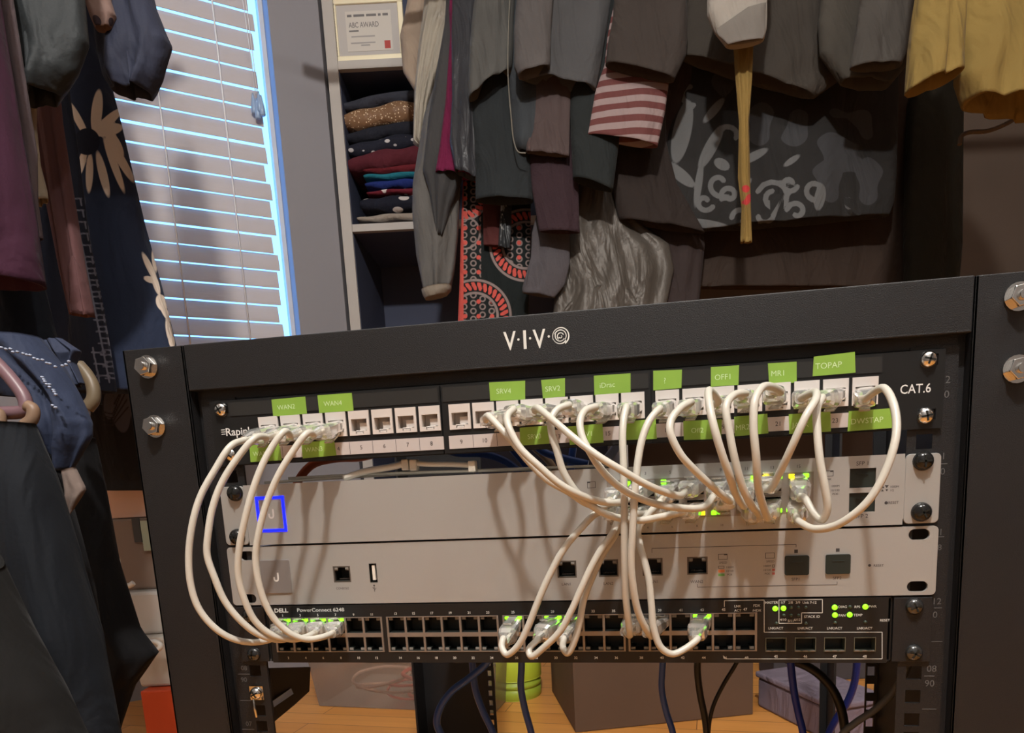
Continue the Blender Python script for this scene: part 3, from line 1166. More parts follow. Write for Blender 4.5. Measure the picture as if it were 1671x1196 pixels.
x0, x1, z0, z1 = folder(1172, 904, 1187, 913, GF)
mb.box(x1 - 2.2, x1, GF - .1, GF, z1 - .9, z1)
tx('SPEED', 1180, 918, 1.3, GF)
x0, x1, z0, z1 = folder(1249, 902, 1264, 911, GF)
tx('SPEED', 1257, 916, 1.3, GF)
folder(1172, 923.5, 1182, 927.5, GF)
for py, s_ in ((926, '1000M'), (932, '10/100'), (938, 'POE')):
    tx(s_, 1191, py - .5, 1.2, GF)
for py, s_ in ((923.5, '1000M'), (930, '10/100'), (936, 'POE')):
    tx(s_, 1252, py, 1.2, GF)
folder(1260, 921.5, 1264.5, 925.5, GF)
mb.build('lettering', PRINTB, usg)
for px0, py0, px1, py1, m_ in ((1172, 929.5, 1182.5, 934, (0.62, 0.20, 0.07)), (1172, 936, 1182.5, 940, (0.14, 0.36, 0.10)), (1260, 928, 1264.5, 931.5, (0.4, 0.10, 0.08)), (1260, 934, 1264.5, 937.5, (0.4, 0.10, 0.08))):
    a_, b_ = q(px0, py0, GF), q(px1, py1, GF)
    mb = MB()
    mb.box(a_[0], b_[0], GF - .1, GF, b_[1], a_[1])
    mb.build('legend_swatch', mat('swatch_%d_%d' % (px0, py0), m_, .6), usg)

# ------------------------------------------------------------------ black 48 port switch
dell = thing('network_switch', (0, 200, -126), 'black 48 port switch at the bottom of the stack with rows of small sockets', 'network switch')
DF = -2.4
DZ0, DZ1 = -126.0, -82.8
DX = (lerp_cols((463, 1020), (608, 1018), 6, DF) + lerp_cols((647, 1018), (797, 1018), 6, DF) +
      lerp_cols((838, 1018), (1002, 1018), 6, DF) + lerp_cols((1043, 1018), (1216, 1018), 6, DF))
dzt, dzb = q(900, 1017, DF)[1], q(900, 1051, DF)[1]
blocks = []
for g in range(4):
    xs = DX[g * 6:g * 6 + 6]
    hp = (xs[1] - xs[0]) / 2
    blocks.append((xs[0] - hp - .6, xs[5] + hp + .6))
bzt, bzb = q(900, 1003, DF)[1], q(900, 1063, DF)[1]
sfx = [q(px, 1052, DF)[0] for px in (1266, 1314, 1362, 1411)]
szt, szb = q(1340, 1040, DF)[1], q(1340, 1063, DF)[1]
mb = MB()
hl = [(a_, b_, bzb, bzt) for a_, b_ in blocks] + [(x - 6.6, x + 6.6, szb, szt) for x in sfx]
mb.plate(-215, 215, DZ0, DZ1, DF, DF + 2.3, hl)
mb.build('front_panel', PANEL, dell, bevel=0.3)
mb = MB()
mb.box(-218, 218, 14, 430, DZ0 + .3, DZ1 - .3)
mb.box(-218, 218, 0, 14, DZ1 - 1.3, DZ1 - .3)
mb.box(-218, 218, 0, 14, DZ0 + .3, DZ0 + 1.3)
mb.box(-218, -217, 0, 14, DZ0 + .3, DZ1 - .3)
mb.box(217, 218, 0, 14, DZ0 + .3, DZ1 - .3)
mb.build('case', PANEL, dell)
for sgn in (-1, 1):
    mb = MB()
    a, b_ = sorted((sgn * 218.3, sgn * 241))
    mb.box(a, b_, -1.8, 0, DZ0 + .6, DZ1 - .6)
    a, b_ = sorted((sgn * 218.3, sgn * 220.3))
    mb.box(a, b_, 0, 60, DZ0 + 2, DZ1 - 2)
    mb.build('rack_ear', BLACK, dell, bevel=0.3)
for px, py in ((403, 1006), (411, 1069), (1495, 991), (1494, 1067)):
    x, z_ = q(px, py, -5)
    pan_screw(dell, x, z_, -1.8, 5.2, mat('dark_chrome', (0.10, 0.10, 0.10), 0.15, metal=0.8))
LIT = {0: 'gg', 1: 'gg', 2: 'gg', 3: 'gg', 12: 'gg', 14: 'gg', 15: 'gg', 21: 'gg'}
for g in range(4):
    a_, b_ = blocks[g]
    mb = MB()
    xs = DX[g * 6:g * 6 + 6]
    hp = (xs[1] - xs[0]) / 2
    zm = (dzt + dzb) / 2
    hs = []
    for x in xs:
        hs += [(x - hp + .75, x + hp - .75, zm + 1.5, bzt - .7), (x - hp + .75, x + hp - .75, bzb + .7, zm - 1.5)]
    mb.plate(a_, b_, bzb, bzt, DF - .5, DF + 2, hs)
    mb.build('port_shield', NICKEL, dell)
    for j, x in enumerate(xs):
        for row in (0, 1):
            w2 = hp - .78
            z0, z1 = (zm + 1.52, bzt - .72) if row == 0 else (bzb + .72, zm - 1.52)
            mb = MB()
            mb.box(x - w2, x + w2, DF + 10, DF + 10.5, z0, z1)
            for (q0, q1, r0, r1) in ((x - w2, x - w2 + .2, z0, z1), (x + w2 - .2, x + w2, z0, z1), (x - w2, x + w2, z0, z0 + .2), (x - w2, x + w2, z1 - .2, z1)):
                mb.box(q0, q1, DF + .4, DF + 10, r0, r1)
            lz0, lz1 = (z1 - 2.4, z1 - .2) if row == 0 else (z0 + .2, z0 + 2.4)
            for sgn in (-1, 1):
                mb.box(x + sgn * (w2 - .2), x + sgn * 2.6, DF + 1.2, DF + 9, lz0, lz1)
            pt = mb.build('port', [DARK], dell)
            k = g * 6 + j
            for sgn in (-1, 1):
                lit = row == 0 and k in LIT
                mb = MB()
                mb.box(x + sgn * (w2 - .3), x + sgn * 2.9, DF - .5 if lit else DF + .6, DF + 1.2, lz0 + .2, lz1 - .1)
                o = mb.build('indicator_light', LEDG if lit else LEDOFF, pt, bevel=0.2)
                if lit:
                    tag(o, label='glowing green port light')
for x in sfx:
    mb = MB()
    frame_ring(mb, x - 6.6, x + 6.6, szb, szt, .45, DF - .6, DF + 8)
    mb.cur = 1
    mb.box(x - 6, x + 6, DF + 8, DF + 8.5, szb, szt)
    mb.cur = 2
    for sx in (-4.6, 0, 4.4):
        mb.box(x + sx - 1.4, x + sx + 1.4, DF - .9, DF + .4, szb + .2, szb + .8)
    mb.build('sfp_port', [mat('sfp_frame', (0.16, 0.17, 0.13), .35, metal=.6), DARK, NICKEL], dell)
mb = MB()
odd = [q(px, 998, DF)[0] for px in (463, 492, 520, 549, 579, 608, 645, 675, 704, 735, 765, 797)]
for k in range(24):
    mb.text(str(2 * k + 1) if k < 12 else str(2 * k + 1), DX[k], DZ1 - 6.8 if k >= 6 else DZ1 - 7.2, 1.7, DF - .08, bold=0.02)
    mb.text(str(2 * k + 2), DX[k] + .9, DZ0 + 3.6, 1.7, DF - .08, bold=0.02)
tx('DELL', 459, 996, 2.9, DF, w=11, bold=0.03)
tx('PowerConnect 6248', 523, 995, 2.6, DF, w=37, bold=0.015)
for px, py, s_ in ((1204, 989, 'LNK'), (1204, 996, 'ACT'), (1235, 988, 'FDX'), (1235, 996, '/HDX'), (1259, 983, 'MASTER'), (1278, 983, '1/7'), (1290, 983, '2/8'), (1302, 983, '3/9'),
                   (1321, 983, 'Unit 7-12'), (1278, 1011, '4/10'), (1290, 1013, '5/11'), (1301, 1011, '6/12'), (1325, 1006, 'STACK ID'),
                   (1266, 1025, 'LNK/ACT'), (1314, 1025, 'LNK/ACT'), (1362, 1025, 'LNK/ACT'), (1411, 1025, 'LNK/ACT'),
                   (1375, 990, 'DIAG'), (1399, 990, 'RPS'), (1424, 989.5, 'PWR'), (1374, 1004, 'FAN'), (1400, 1003.5, 'TEMP'), (1444, 1012, 'RESET')):
    tx(s_, px, py, 1.55, DF, bold=0.01)
for px, s_ in ((1266, '45'), (1314, '46'), (1362, '47'), (1411, '48')):
    tx(s_, px, 1071, 1.7, DF, bold=0.02)


def pline(pts, w=.42):
    P = [q(*p, DF) for p in pts]
    for a_, b_ in zip(P[:-1], P[1:]):
        mb.line(a_[0], a_[1], b_[0], b_[1], w, DF)


pline([(1182, 990), (1182, 980), (1247, 979), (1247, 1031.5), (1439.5, 1031.5), (1439.5, 1075), (1184, 1075), (1180, 1070)])
pline([(1271, 979), (1342, 978), (1342, 1000), (1308, 1000), (1308, 1017), (1271, 1017), (1271, 979)])
mb.build('lettering', PRINTW, dell)
for px, py, m_ in ((1265, 993, LEDG), (1278.5, 992.5, LEDG), (1362, 991, LEDG), (1412, 990, LEDG), (1362.5, 1003.5, LEDG), (1386.5, 1003, LEDG),
                   (1291, 991, LEDDIM), (1303, 991, LEDDIM), (1315, 991, LEDDIM), (1279, 1004, LEDDIM), (1291, 1004, LEDDIM), (1303, 1004, LEDDIM), (1387, 990, LEDDIM),
                   (1267, 1017, LEDDIM), (1315, 1017, LEDDIM), (1363, 1016, LEDDIM), (1412, 1015, LEDDIM)):
    x, z_ = q(px, py, DF)
    mb = MB()
    r = 1.75 if m_ is LEDG else 1.1
    mb.lathe(x, z_, [(r, DF), (r * .95, DF - .6), (r * .6, DF - 1.1), (0.05, DF - 1.25)], 14)
    mb.build('status_light', m_, dell)
# loose screw with cage nut on the left rail
x, z_ = q(415, 1133, -4)
mb = MB()
mb.plate(x - 5.6, x + 5.6, z_ - 5.4, z_ + 5.4, -1.0, .1, [(x - 3, x + 3, z_ - 3, z_ + 3)])
mb.tube([(x + .6, -6.6, z_ - 3), (x + 1.1, -7.2, z_ - 10), (x + 1.8, -7.2, z_ - 17)], .9, 8)
mb.build('cage_nut', CHROME, rack, bevel=.2)
pan_screw(rack, x, z_, -1.1, 4.8, CHROME, name='screw')


# ------------------------------------------------------------------ patch cables
def plug_mesh(A, d, latch):
    """clear modular plug with a soft boot, leaving the port at A along unit vector d; latch +1 up, -1 down"""
    d = d / np.linalg.norm(d)
    side = np.cross(d, np.array([0, 0, 1.0]))
    side /= np.linalg.norm(side)
    up = np.cross(side, d)
    if up[2] < 0:
        up = -up
    mb = MB()
    secs = [(-5, 11.2, 6.6, 0), (0, 11.4, 7.4, 0), (7, 11.4, 7.8, 0), (8, 12.4, 9.6, .6 * latch), (15, 12.8, 11, .8 * latch), (19, 11, 9.8, .4 * latch), (21, 8.2, 8, 0), (26, 6.2, 6.2, 0)]
    vs, n = [], 12
    for o, w, h, sh in secs:
        for k in range(n):
            a = 2 * math.pi * (k + .5) / n
            c, s_ = math.cos(a), math.sin(a)
            e = 0.42 if o < 20 else .8
            u = math.copysign(abs(c) ** e, c) * w / 2
            v = math.copysign(abs(s_) ** e, s_) * h / 2 + sh
            vs.append(A + d * o + side * u + up * v)
    fs = [tuple(range(n - 1, -1, -1)), tuple(range((len(secs) - 1) * n, len(secs) * n))]
    for i in range(len(secs) - 1):
        for k in range(n):
            k2 = (k + 1) % n
            fs.append((i * n + k, i * n + k2, (i + 1) * n + k2, (i + 1) * n + k))
    mb.add(vs, fs, False)
    # latch tab
    w = 3.1
    l0, l1 = [], []
    for o, h in ((-4, 3.6), (3, 4.6), (10, 6.9), (13, 7.6)):
        l0.append((o, h))
    for (o0, h0), (o1, h1) in zip(l0[:-1], l0[1:]):
        a = [A + d * o0 + up * latch * h0 + side * s_ * w for s_ in (-1, 1)] + [A + d * o0 + up * latch * (h0 + 1.1) + side * s_ * w for s_ in (1, -1)]
        b = [A + d * o1 + up * latch * h1 + side * s_ * w for s_ in (-1, 1)] + [A + d * o1 + up * latch * (h1 + 1.1) + side * s_ * w for s_ in (1, -1)]
        mb.hexa(a, b)
    return mb


def patch_cable(A, B, pix, bulge, label, la, lb, group, r=2.2, ys=None, ka=.35, kb=.35):
    A, B = np.array(A, float), np.array(B, float)
    n = len(pix)
    pts = []
    for i, p in enumerate(pix):
        s_ = (i + 1) / (n + 1)
        Y = ys[i] if ys else -(26 + (bulge - 26) * math.sin(math.pi * s_) ** .7)
        pts.append(at(p[0], p[1], Y))

    def axis(P, Q, k):
        v = Q - P
        v[1] = 0
        v = v / (np.linalg.norm(v) + 1e-6)
        d = np.array([0, -1.0, 0]) + v * k
        return d / np.linalg.norm(d)
    dA, dB = axis(A, pts[0].copy(), ka), axis(B, pts[-1].copy(), kb)
    path = [A + dA * 4, A + dA * 23] + pts + [B + dB * 23, B + dB * 4]
    P = catmull(path, 9)
    c = thing('patch_cable', tuple(B), label, 'network cable', group)
    mb = MB()
    mb.tube(P, r, 10)
    mb.build('jacket', CABLE, c)
    plug_mesh(A, dA, la).build('plug', CLEAR, c)
    plug_mesh(B, dB, lb).build('plug', CLEAR, c)
    return c


def PP(n):
    return (KX[n - 1], -4.6, KZ - 1.2)


def UT(n):
    k = (n - 1) // 2
    return (UX[k], UF - .2, TOPZ if n % 2 else BOTZ)


DTZ = ((dzt + dzb) / 2 + 1.52 + bzt - .72) / 2


def DT(n):
    return (DX[(n - 1) // 2], DF - .6, DTZ)


gW = 'white patch cables'
L_ = 'white patch cable '
patch_cable(PP(1), DT(1), [(377, 727.6), (350, 768), (328, 808), (315, 850), (308, 907), (312, 957), (325, 994), (350, 1024), (377, 1041), (407, 1048), (436, 1045)], 66,
            L_ + 'making the widest leftmost loop down to the black switch', -1, 1, gW)
patch_cable(PP(2), DT(3), [(417, 714), (387, 748), (362, 788), (347, 828), (340, 868), (338, 905), (350, 942), (367, 981), (394, 1014), (420, 1034), (447, 1043), (466, 1043)], 66,
            L_ + 'second from the left in the looped bunch', -1, 1, gW)
patch_cable(PP(3), DT(5), [(464, 704), (441, 734), (424, 768), (410, 808), (399, 850), (390, 897), (389, 940), (400, 981), (417, 1014), (441, 1034), (474, 1043), (494, 1041)], 62,
            L_ + 'third from the left, passing over the blue light ring', -1, 1, gW)
patch_cable(PP(4), DT(7), [(501, 707), (477, 738), (455, 774), (435, 821), (424, 861), (417, 908), (422, 950), (434, 987), (451, 1014), (478, 1036), (501, 1043), (524, 1040)], 58,
            L_ + 'fourth from the left, innermost of the left loops', -1, 1, gW)
patch_cable(PP(11), UT(1), [(797, 679), (812, 694), (833, 717), (862, 752), (892, 782), (930, 804), (958, 822), (985, 826)], 48,
            L_ + 'leaving the port marked 11 and running under its neighbour', -1, 1, gW, ka=.5)
patch_cable(PP(12), UT(3), [(838, 668), (828, 679), (830, 696), (848, 730), (880, 761), (914, 790), (948, 808), (979, 818), (1010, 820)], 60,
            L_ + 'sweeping right from under the SRV4 label', -1, 1, gW, ka=.5)
patch_cable(PP(13), UT(7), [(878, 666), (904, 687), (942, 719), (979, 746), (1016.5, 768.5), (1048, 787), (1079, 801), (1107, 809)], 66,
            L_ + 'crossing long and diagonal from beside the SRV2 label', -1, 1, gW, ka=.5)
patch_cable(PP(14), UT(8), [(928, 661), (910, 668), (900, 684), (900, 706), (909, 736), (920, 771), (942, 804), (967, 826), (998, 842), (1040, 849), (1080, 843)], 52,
            L_ + 'that hangs lowest across the silver switch front', -1, -1, gW)
patch_cable(PP(15), UT(9), [(972, 664), (954, 671), (946.5, 688), (950, 712.5), (960.5, 734), (976, 759), (998, 784), (1029, 806), (1066, 821), (1110, 829), (1147, 828)], 60,
            L_ + 'from under the iDrac label ending mid switch', -1, 1, gW)
patch_cable(PP(16), DT(37), [(1022, 664), (1018, 682), (1016, 709), (1017, 747), (1018, 785), (1019, 824.5), (1019, 871), (1019.6, 925), (1021, 970), (1025, 1010), (1028, 1036)], 52,
            L_ + 'hanging straight down, left one of the long vertical pair', -1, 1, gW, ka=.25)
patch_cable(PP(17), DT(39), [(1076, 667), (1060, 686), (1048, 716), (1041, 753), (1037, 793), (1034, 834), (1032, 871), (1030, 918), (1034, 962), (1041, 997), (1053, 1024), (1063, 1038)], 56,
            L_ + 'right one of the long vertical pair, from under the question mark', -1, 1, gW, ka=.3)
patch_cable(UT(5), DT(43), [(1042, 862), (1044, 888), (1051, 913), (1059, 947), (1063, 987), (1067, 1026), (1079, 1057), (1097, 1067), (1119, 1058), (1138, 1043)], 44,
            L_ + 'hooking under to the lone lit port right of the black switch middle', 1, 1, gW)
patch_cable(UT(2), DT(25), [(973, 838), (948, 862), (920, 896), (898, 936), (879.6, 977), (861, 1024), (845, 1054), (827, 1068), (819, 1056), (821, 1042)], 44,
            L_ + 'slanting down left to the port marked 25', -1, 1, gW)
patch_cable(UT(4), DT(29), [(1009, 850), (1001, 868), (980, 898), (964, 927), (949.6, 958), (932.5, 996), (914, 1030), (889, 1055), (867, 1071), (863, 1060), (876, 1045)], 46,
            L_ + 'left one of the slanting pair ending below the port marked 29', -1, 1, gW)
patch_cable(UT(6), DT(31), [(1014, 846), (1004, 872), (984, 904), (966, 943), (953, 977), (946.5, 1011), (939, 1042), (926, 1066), (918.5, 1056), (920, 1042)], 38,
            L_ + 'right one of the slanting pair with the tight bottom hook', -1, 1, gW)
patch_cable(PP(18), UT(10), [(1128, 656), (1110, 666), (1095, 686), (1094, 706), (1110, 740.5), (1135, 768.5), (1166, 797), (1190, 817)], 66,
            L_ + 'curving down right from between the question mark and OFF1 labels', -1, -1, gW)
patch_cable(PP(19), UT(11), [(1172, 655), (1157, 637), (1158, 663), (1166, 700), (1178, 740.5), (1190, 775), (1200, 804), (1214, 826)], 70,
            L_ + 'peaking sharply just under the OFF1 label', -1, 1, gW, ys=[-36, -52, -64, -70, -70, -66, -56, -44])
patch_cable(PP(20), UT(12), [(1216, 642), (1197, 645), (1185, 663), (1191, 709), (1200, 753), (1212.5, 796.5), (1226, 824), (1236, 836)], 66,
            L_ + 'arching over between the OFF1 and MR1 labels', -1, -1, gW)
patch_cable(PP(21), UT(14), [(1274, 640), (1259, 631), (1244, 632), (1232, 653), (1229.7, 697), (1234, 747), (1237, 793), (1246, 828), (1253, 845)], 72,
            L_ + 'with the highest round arch under the MR1 label', -1, -1, gW, ys=[-34, -50, -60, -68, -72, -72, -66, -54, -42])
patch_cable(PP(22), UT(13), [(1330, 640), (1331, 652), (1314, 681), (1293, 727), (1272, 772), (1258, 797)], 66,
            L_ + 'slanting down left from under the TOPAP label', -1, 1, gW, ys=[-44, -56, -64, -64, -56, -44])
patch_cable(PP(23), UT(15), [(1341, 650), (1333, 669), (1334, 709), (1338, 751), (1346, 796), (1350, 829), (1342, 848), (1329, 838), (1314, 814)], 60,
            L_ + 'dropping straight then hooking back to the last upper port', -1, 1, gW, ka=.6)
patch_cable(PP(24), UT(16), [(1441, 633), (1456, 654), (1463, 690), (1459, 727), (1441, 778), (1417, 817), (1387, 844), (1359.5, 859), (1329, 863), (1305, 852)], 72,
            L_ + 'making the big rightmost loop past the square ports', -1, -1, gW)

# flat white cable bundle with ties on top of the silver switch
tb = thing('cable_tie_bundle', tuple(at(690, 775, 60)[:2]) + (6.0,), 'loose white cable ties lying on top of the silver switch', 'cable ties')


def ontop(px, Y, z):
    p = at(px, 770, Y)
    return np.array([p[0], Y, z])


mb = MB()
mb.tube(catmull([ontop(560, 3, 7.5), ontop(575, 4, 9.5), ontop(600, 5, 12), ontop(640, 6, 14), ontop(664, 7, 16)], 6), [2.4, ] * 25, 8)
mb.build('strap', mat('strap_white', (0.60, 0.56, 0.48), 0.5), tb)
mb = MB()
mb.tube(catmull([ontop(672, 6, 16), ontop(700, 5, 14.5), ontop(740, 5, 13.5), ontop(775, 4, 12)], 6), 1.9, 8)
mb.build('strap', MATS['strap_white'], tb)
for px, Y, z_ in ((664, 7, 15.5), (677, 6, 15), (772, 4, 12.0)):
    p = ontop(px, Y, z_)
    mb = MB()
    mb.box(p[0] - 2.6, p[0] + 2.6, p[1] - 3.5, p[1] + 3.5, p[2] - 4.5, p[2] + 3.2)
    mb.build('tie_head', MATS['strap_white'], tb, bevel=.8)
for k, (a_, b_, z_) in enumerate(((430, 1000, 7.2), (470, 900, 8.3))):
    mb = MB()
    P = [ontop(a_ + (b_ - a_) * t, 6 + 5 * t + 3 * math.sin(5 * t + k), z_ + 1.4 * math.sin(3 * t + k)) for t in np.linspace(0, 1, 14)]
    mb.tube(P, 1.1, 6)
    mb.build('loose_tail', MATS['strap_white'], tb)


def cable(name, label, cat, pts, r, m, group=None, per=8):
    mb = MB()
    mb.tube(catmull(pts, per), r, 10)
    return tag(mb.build(name, m), label, cat, group)


# cables seen through the gap behind the patch panel
ORG = mat('orange_cable_jacket', (0.50, 0.085, 0.02), 0.45)
TANC = mat('tan_cable_jacket', (0.30, 0.20, 0.12), 0.5)
cable('network_cable', 'thick orange cable curving behind the patch panel above the silver switch', 'network cable',
      [at(480, 800, 80), at(492, 776, 80), at(512, 757, 82), at(550, 748, 90), at(590, 746, 100), at(620, 735, 110), at(640, 700, 110)], 3.4, ORG)
for i, (pts, lab) in enumerate((([(700, 715), (740, 738), (790, 741), (825, 753), (850, 772)], 'blue cable lying left in the gap beside the tie heads'),
                                ([(800, 690), (838, 735), (856, 756), (868, 775)], 'blue cable dropping in the gap under the SRV4 label'),
                                ([(850, 700), (885, 736), (925, 749), (960, 757)], 'blue cable running right in the gap under the SRV3 label'),
                                ([(938, 700), (936, 725), (933, 748), (931, 775)], 'short upright blue cable in the gap under the SRV1 label'))):
    cable('network_cable', lab, 'network cable', [at(px, py, 70 + 8 * i) for px, py in pts], 3.0, BLUEC, 'blue cables behind the patch panel')
cable('network_cable', 'tan cable slanting in the gap between two blue ones', 'network cable', [at(845, 700, 100), at(872, 730, 100), at(895, 752, 100), at(910, 775, 100)], 3.0, TANC)
cable('network_cable', 'white cable end poking up in the gap behind the long vertical pair', 'network cable',
      [at(985, 756, 60), at(996, 742, 58), at(1004, 731, 56), at(1008, 722, 62)], 3.2, mat('bluish_white_jacket', (0.50, 0.53, 0.66), .4))

# cables hanging below the stack
def hang(name, label, pix, Y, r, m, group=None, tail=True):
    P = [at(px, py, Y if not isinstance(Y, (list, tuple)) else Y[i]) for i, (px, py) in enumerate(pix)]
    top = P[0] + np.array([0, 4.0, 0])
    if tail:
        e = P[-1]
        P += [np.array([e[0] + 10, e[1] + 20, e[2] - 110]), np.array([e[0] - 6, e[1] + 40, FLOOR + 60]), np.array([e[0] - 30, e[1] + 30, FLOOR + 10])]
    return cable(name, label, 'cable', P, r, m, group)


hang('network_cable', 'blue cable bowing left in front of the rear rack post', [(800, 1070), (793, 1083), (765, 1107), (737, 1128), (718, 1155), (713, 1180), (722, 1205)], 150, 3.6, BLUEC)
hang('network_cable', 'blue cable hanging just right of the rear rack post edge', [(770, 1070), (772, 1095), (776, 1125), (788, 1160), (806, 1200)], 190, 3.6, BLUEC)
hang('network_cable', 'blue cable hanging in front of the lime green tub', [(851, 1065), (851, 1090), (850, 1120), (856, 1155), (868, 1200)], 140, 3.2, BLUEC)
hang('network_cable', 'blue cable hanging before the middle of the brown box', [(1083, 1065), (1081, 1090), (1080, 1125), (1087, 1160), (1099, 1200)], 140, 3.0, BLUEC)
hang('power_cable', 'straight black cable hanging before the brown box', [(1140, 1065), (1138, 1090), (1142, 1130), (1150, 1170), (1154, 1205)], 150, 3.2, BLACKC)
hang('power_cable', 'thin black cable slanting down left before the brown box', [(1212, 1062), (1200, 1085), (1180, 1118), (1163, 1155), (1156, 1200)], 170, 1.9, BLACKC)
hang('network_cable', 'blue cable hanging before the lavender box', [(1289, 1065), (1291, 1090), (1296, 1130), (1303, 1165), (1311, 1200)], 130, 3.2, mat('bright_blue_jacket', (0.015, 0.04, 0.36), .4))
hang('power_cable', 'black cable arching over the lavender box', [(1280, 1074), (1310, 1084), (1335, 1099), (1358, 1124), (1372, 1155), (1380, 1205)], 150, 4.0, BLACKC)
hang('network_cable', 'bright blue cable at the right end of the lavender box', [(1398, 1058), (1398, 1085), (1394, 1115), (1383, 1145), (1368, 1168), (1358, 1185), (1350, 1205)], 215, 3.4, MATS['bright_blue_jacket'])
hang('power_cable', 'grey cable bowing from the right rail down to the left', [(1486, 1075), (1476, 1098), (1455, 1132), (1425, 1160), (1395, 1180), (1372, 1203)], 60, 2.6, GREYC)


# ------------------------------------------------------------------ helper: upright boxes placed in the room
def room_box(mb, P, U, L, N, T, z0, z1, taper=0.0):
    """box on plan point P, length L along U, depth T along N; taper narrows the foot"""
    def c(a, b, e):
        p = P + U * a + N * b
        return (p[0], p[1], e)
    t = taper
    bot = [c(t, t, z0), c(L - t, t, z0), c(L - t, T - t, z0), c(t, T - t, z0)]
    top = [c(0, 0, z1), c(L, 0, z1), c(L, T, z1), c(0, T, z1)]
    mb.hexa(bot, top)


def P2(v):
    return np.array(v[:2])


# ------------------------------------------------------------------ shelf alcove, frame, folded clothes
SH = thing('shelf_unit', (K[0] + 200, K[1] + 120, FLOOR), 'white open shelf unit in the wall corner holding folded clothes', 'shelf unit')
SHP = K + NB * 4
SHW = mat('shelf_white', srgb(176, 170, 164), 0.55)
NAVY = mat('shelf_unlit_navy', srgb(66, 72, 94), 0.7)


def onS(px, py, off=0):
    t, z = on_wall(px, py, SHP + NB * off, UB)
    return t, z


t_l = onS(545, 100)[0]
t_l2 = onS(568, 300)[0]
t_post0, t_post1 = onS(560, 300)[0] - 16, onS(560, 300)[0] + 14
ztop_b = onS(600, 97)[1]
ztop_a = onS(600, 111)[1]
zlow_b, zlow_a = onS(620, 364)[1], onS(620, 376)[1]
print('post', t_post0, t_post1, 'z', ztop_b, ztop_a, zlow_b, zlow_a)
SL = 760
mb = MB()
room_box(mb, SHP + UB * t_post0, UB, t_post1 - t_post0, NB, 380, FLOOR, CEIL - 300)
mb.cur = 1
room_box(mb, SHP + UB * t_post1 + NB * 10, UB, 1.0, NB, 362, FLOOR + 80, CEIL - 302)  # liner coloured navy to give the side panel its unlit inner face
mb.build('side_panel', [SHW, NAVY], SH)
mb = MB()
room_box(mb, SHP + UB * (t_post1 + SL), UB, 25, NB, 380, FLOOR, CEIL - 300)
mb.build('side_panel', SHW, SH)
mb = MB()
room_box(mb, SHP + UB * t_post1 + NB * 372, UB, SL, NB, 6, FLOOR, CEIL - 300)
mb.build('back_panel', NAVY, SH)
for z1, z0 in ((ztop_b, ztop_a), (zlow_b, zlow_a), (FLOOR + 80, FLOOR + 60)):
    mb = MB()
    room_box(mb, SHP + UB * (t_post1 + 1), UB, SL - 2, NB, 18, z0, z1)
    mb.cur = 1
    room_box(mb, SHP + UB * (t_post1 + 1) + NB * 18, UB, SL - 2, NB, 352, z0, z1)  # board behind the white edge is navy, shade of the interior put into colour
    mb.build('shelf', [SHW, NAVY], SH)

# framed certificate standing on the shelf
fx0, fx1 = onS(540, 90, 30)[0] + 2, onS(664, 90, 30)[0]
fx0 = t_post1 + 4 - 14
fz0, fz1 = ztop_b + .5, onS(600, 4, 30)[1]
FP = SHP + NB * 10
fr = thing('picture_frame', (*(FP + UB * (fx0 + fx1) / 2), fz0), 'pale gold framed certificate reading ABC AWARD standing on the shelf', 'picture frame')


def fbox(mb, a0, a1, n0, n1, z0, z1):
    room_box(mb, FP + UB * a0 + NB * n0, UB, a1 - a0, NB, n1 - n0, z0, z1)


mb = MB()
w_ = 15
fbox(mb, fx0, fx1, 0, 14, fz0, fz0 + w_ + 2)
fbox(mb, fx0, fx1, 0, 14, fz1 - w_ + 3, fz1)
fbox(mb, fx0, fx0 + w_, 0, 14, fz0 + w_ + 2, fz1 - w_ + 3)
fbox(mb, fx1 - w_, fx1, 0, 14, fz0 + w_ + 2, fz1 - w_ + 3)
mb.build('frame', mat('pale_gold', (0.88, 0.80, 0.58), 0.35, metal=.3), fr, bevel=2)
mb = MB()
fbox(mb, fx0 + w_ - 2, fx1 - w_ + 2, 6, 9, fz0 + w_, fz1 - w_ + 5)
mb.build('mat_board', mat('mat_board', (0.46, 0.43, 0.41), .7), fr)
cx0, cx1 = fx0 + w_ + 24, fx1 - w_ - 20
cz0, cz1 = fz0 + w_ + 14, fz1 - w_ - 14
mb = MB()
fbox(mb, cx0, cx1, 5, 6, cz0, cz1)
cert = mb.build('certificate', mat('certificate_paper', (0.56, 0.52, 0.47), .7), fr)


def wall_text(mb, body, a, z, h, P, U, N, off, w=None, align='L', bold=0.0):
    tmp = MB()
    tmp.text(body, a, z, h, -off, w=w, align=align, bold=bold)
    mb.add([(P[0] + U[0] * x + N[0] * y, P[1] + U[1] * x + N[1] * y, zz) for x, y, zz in tmp.v], tmp.f)


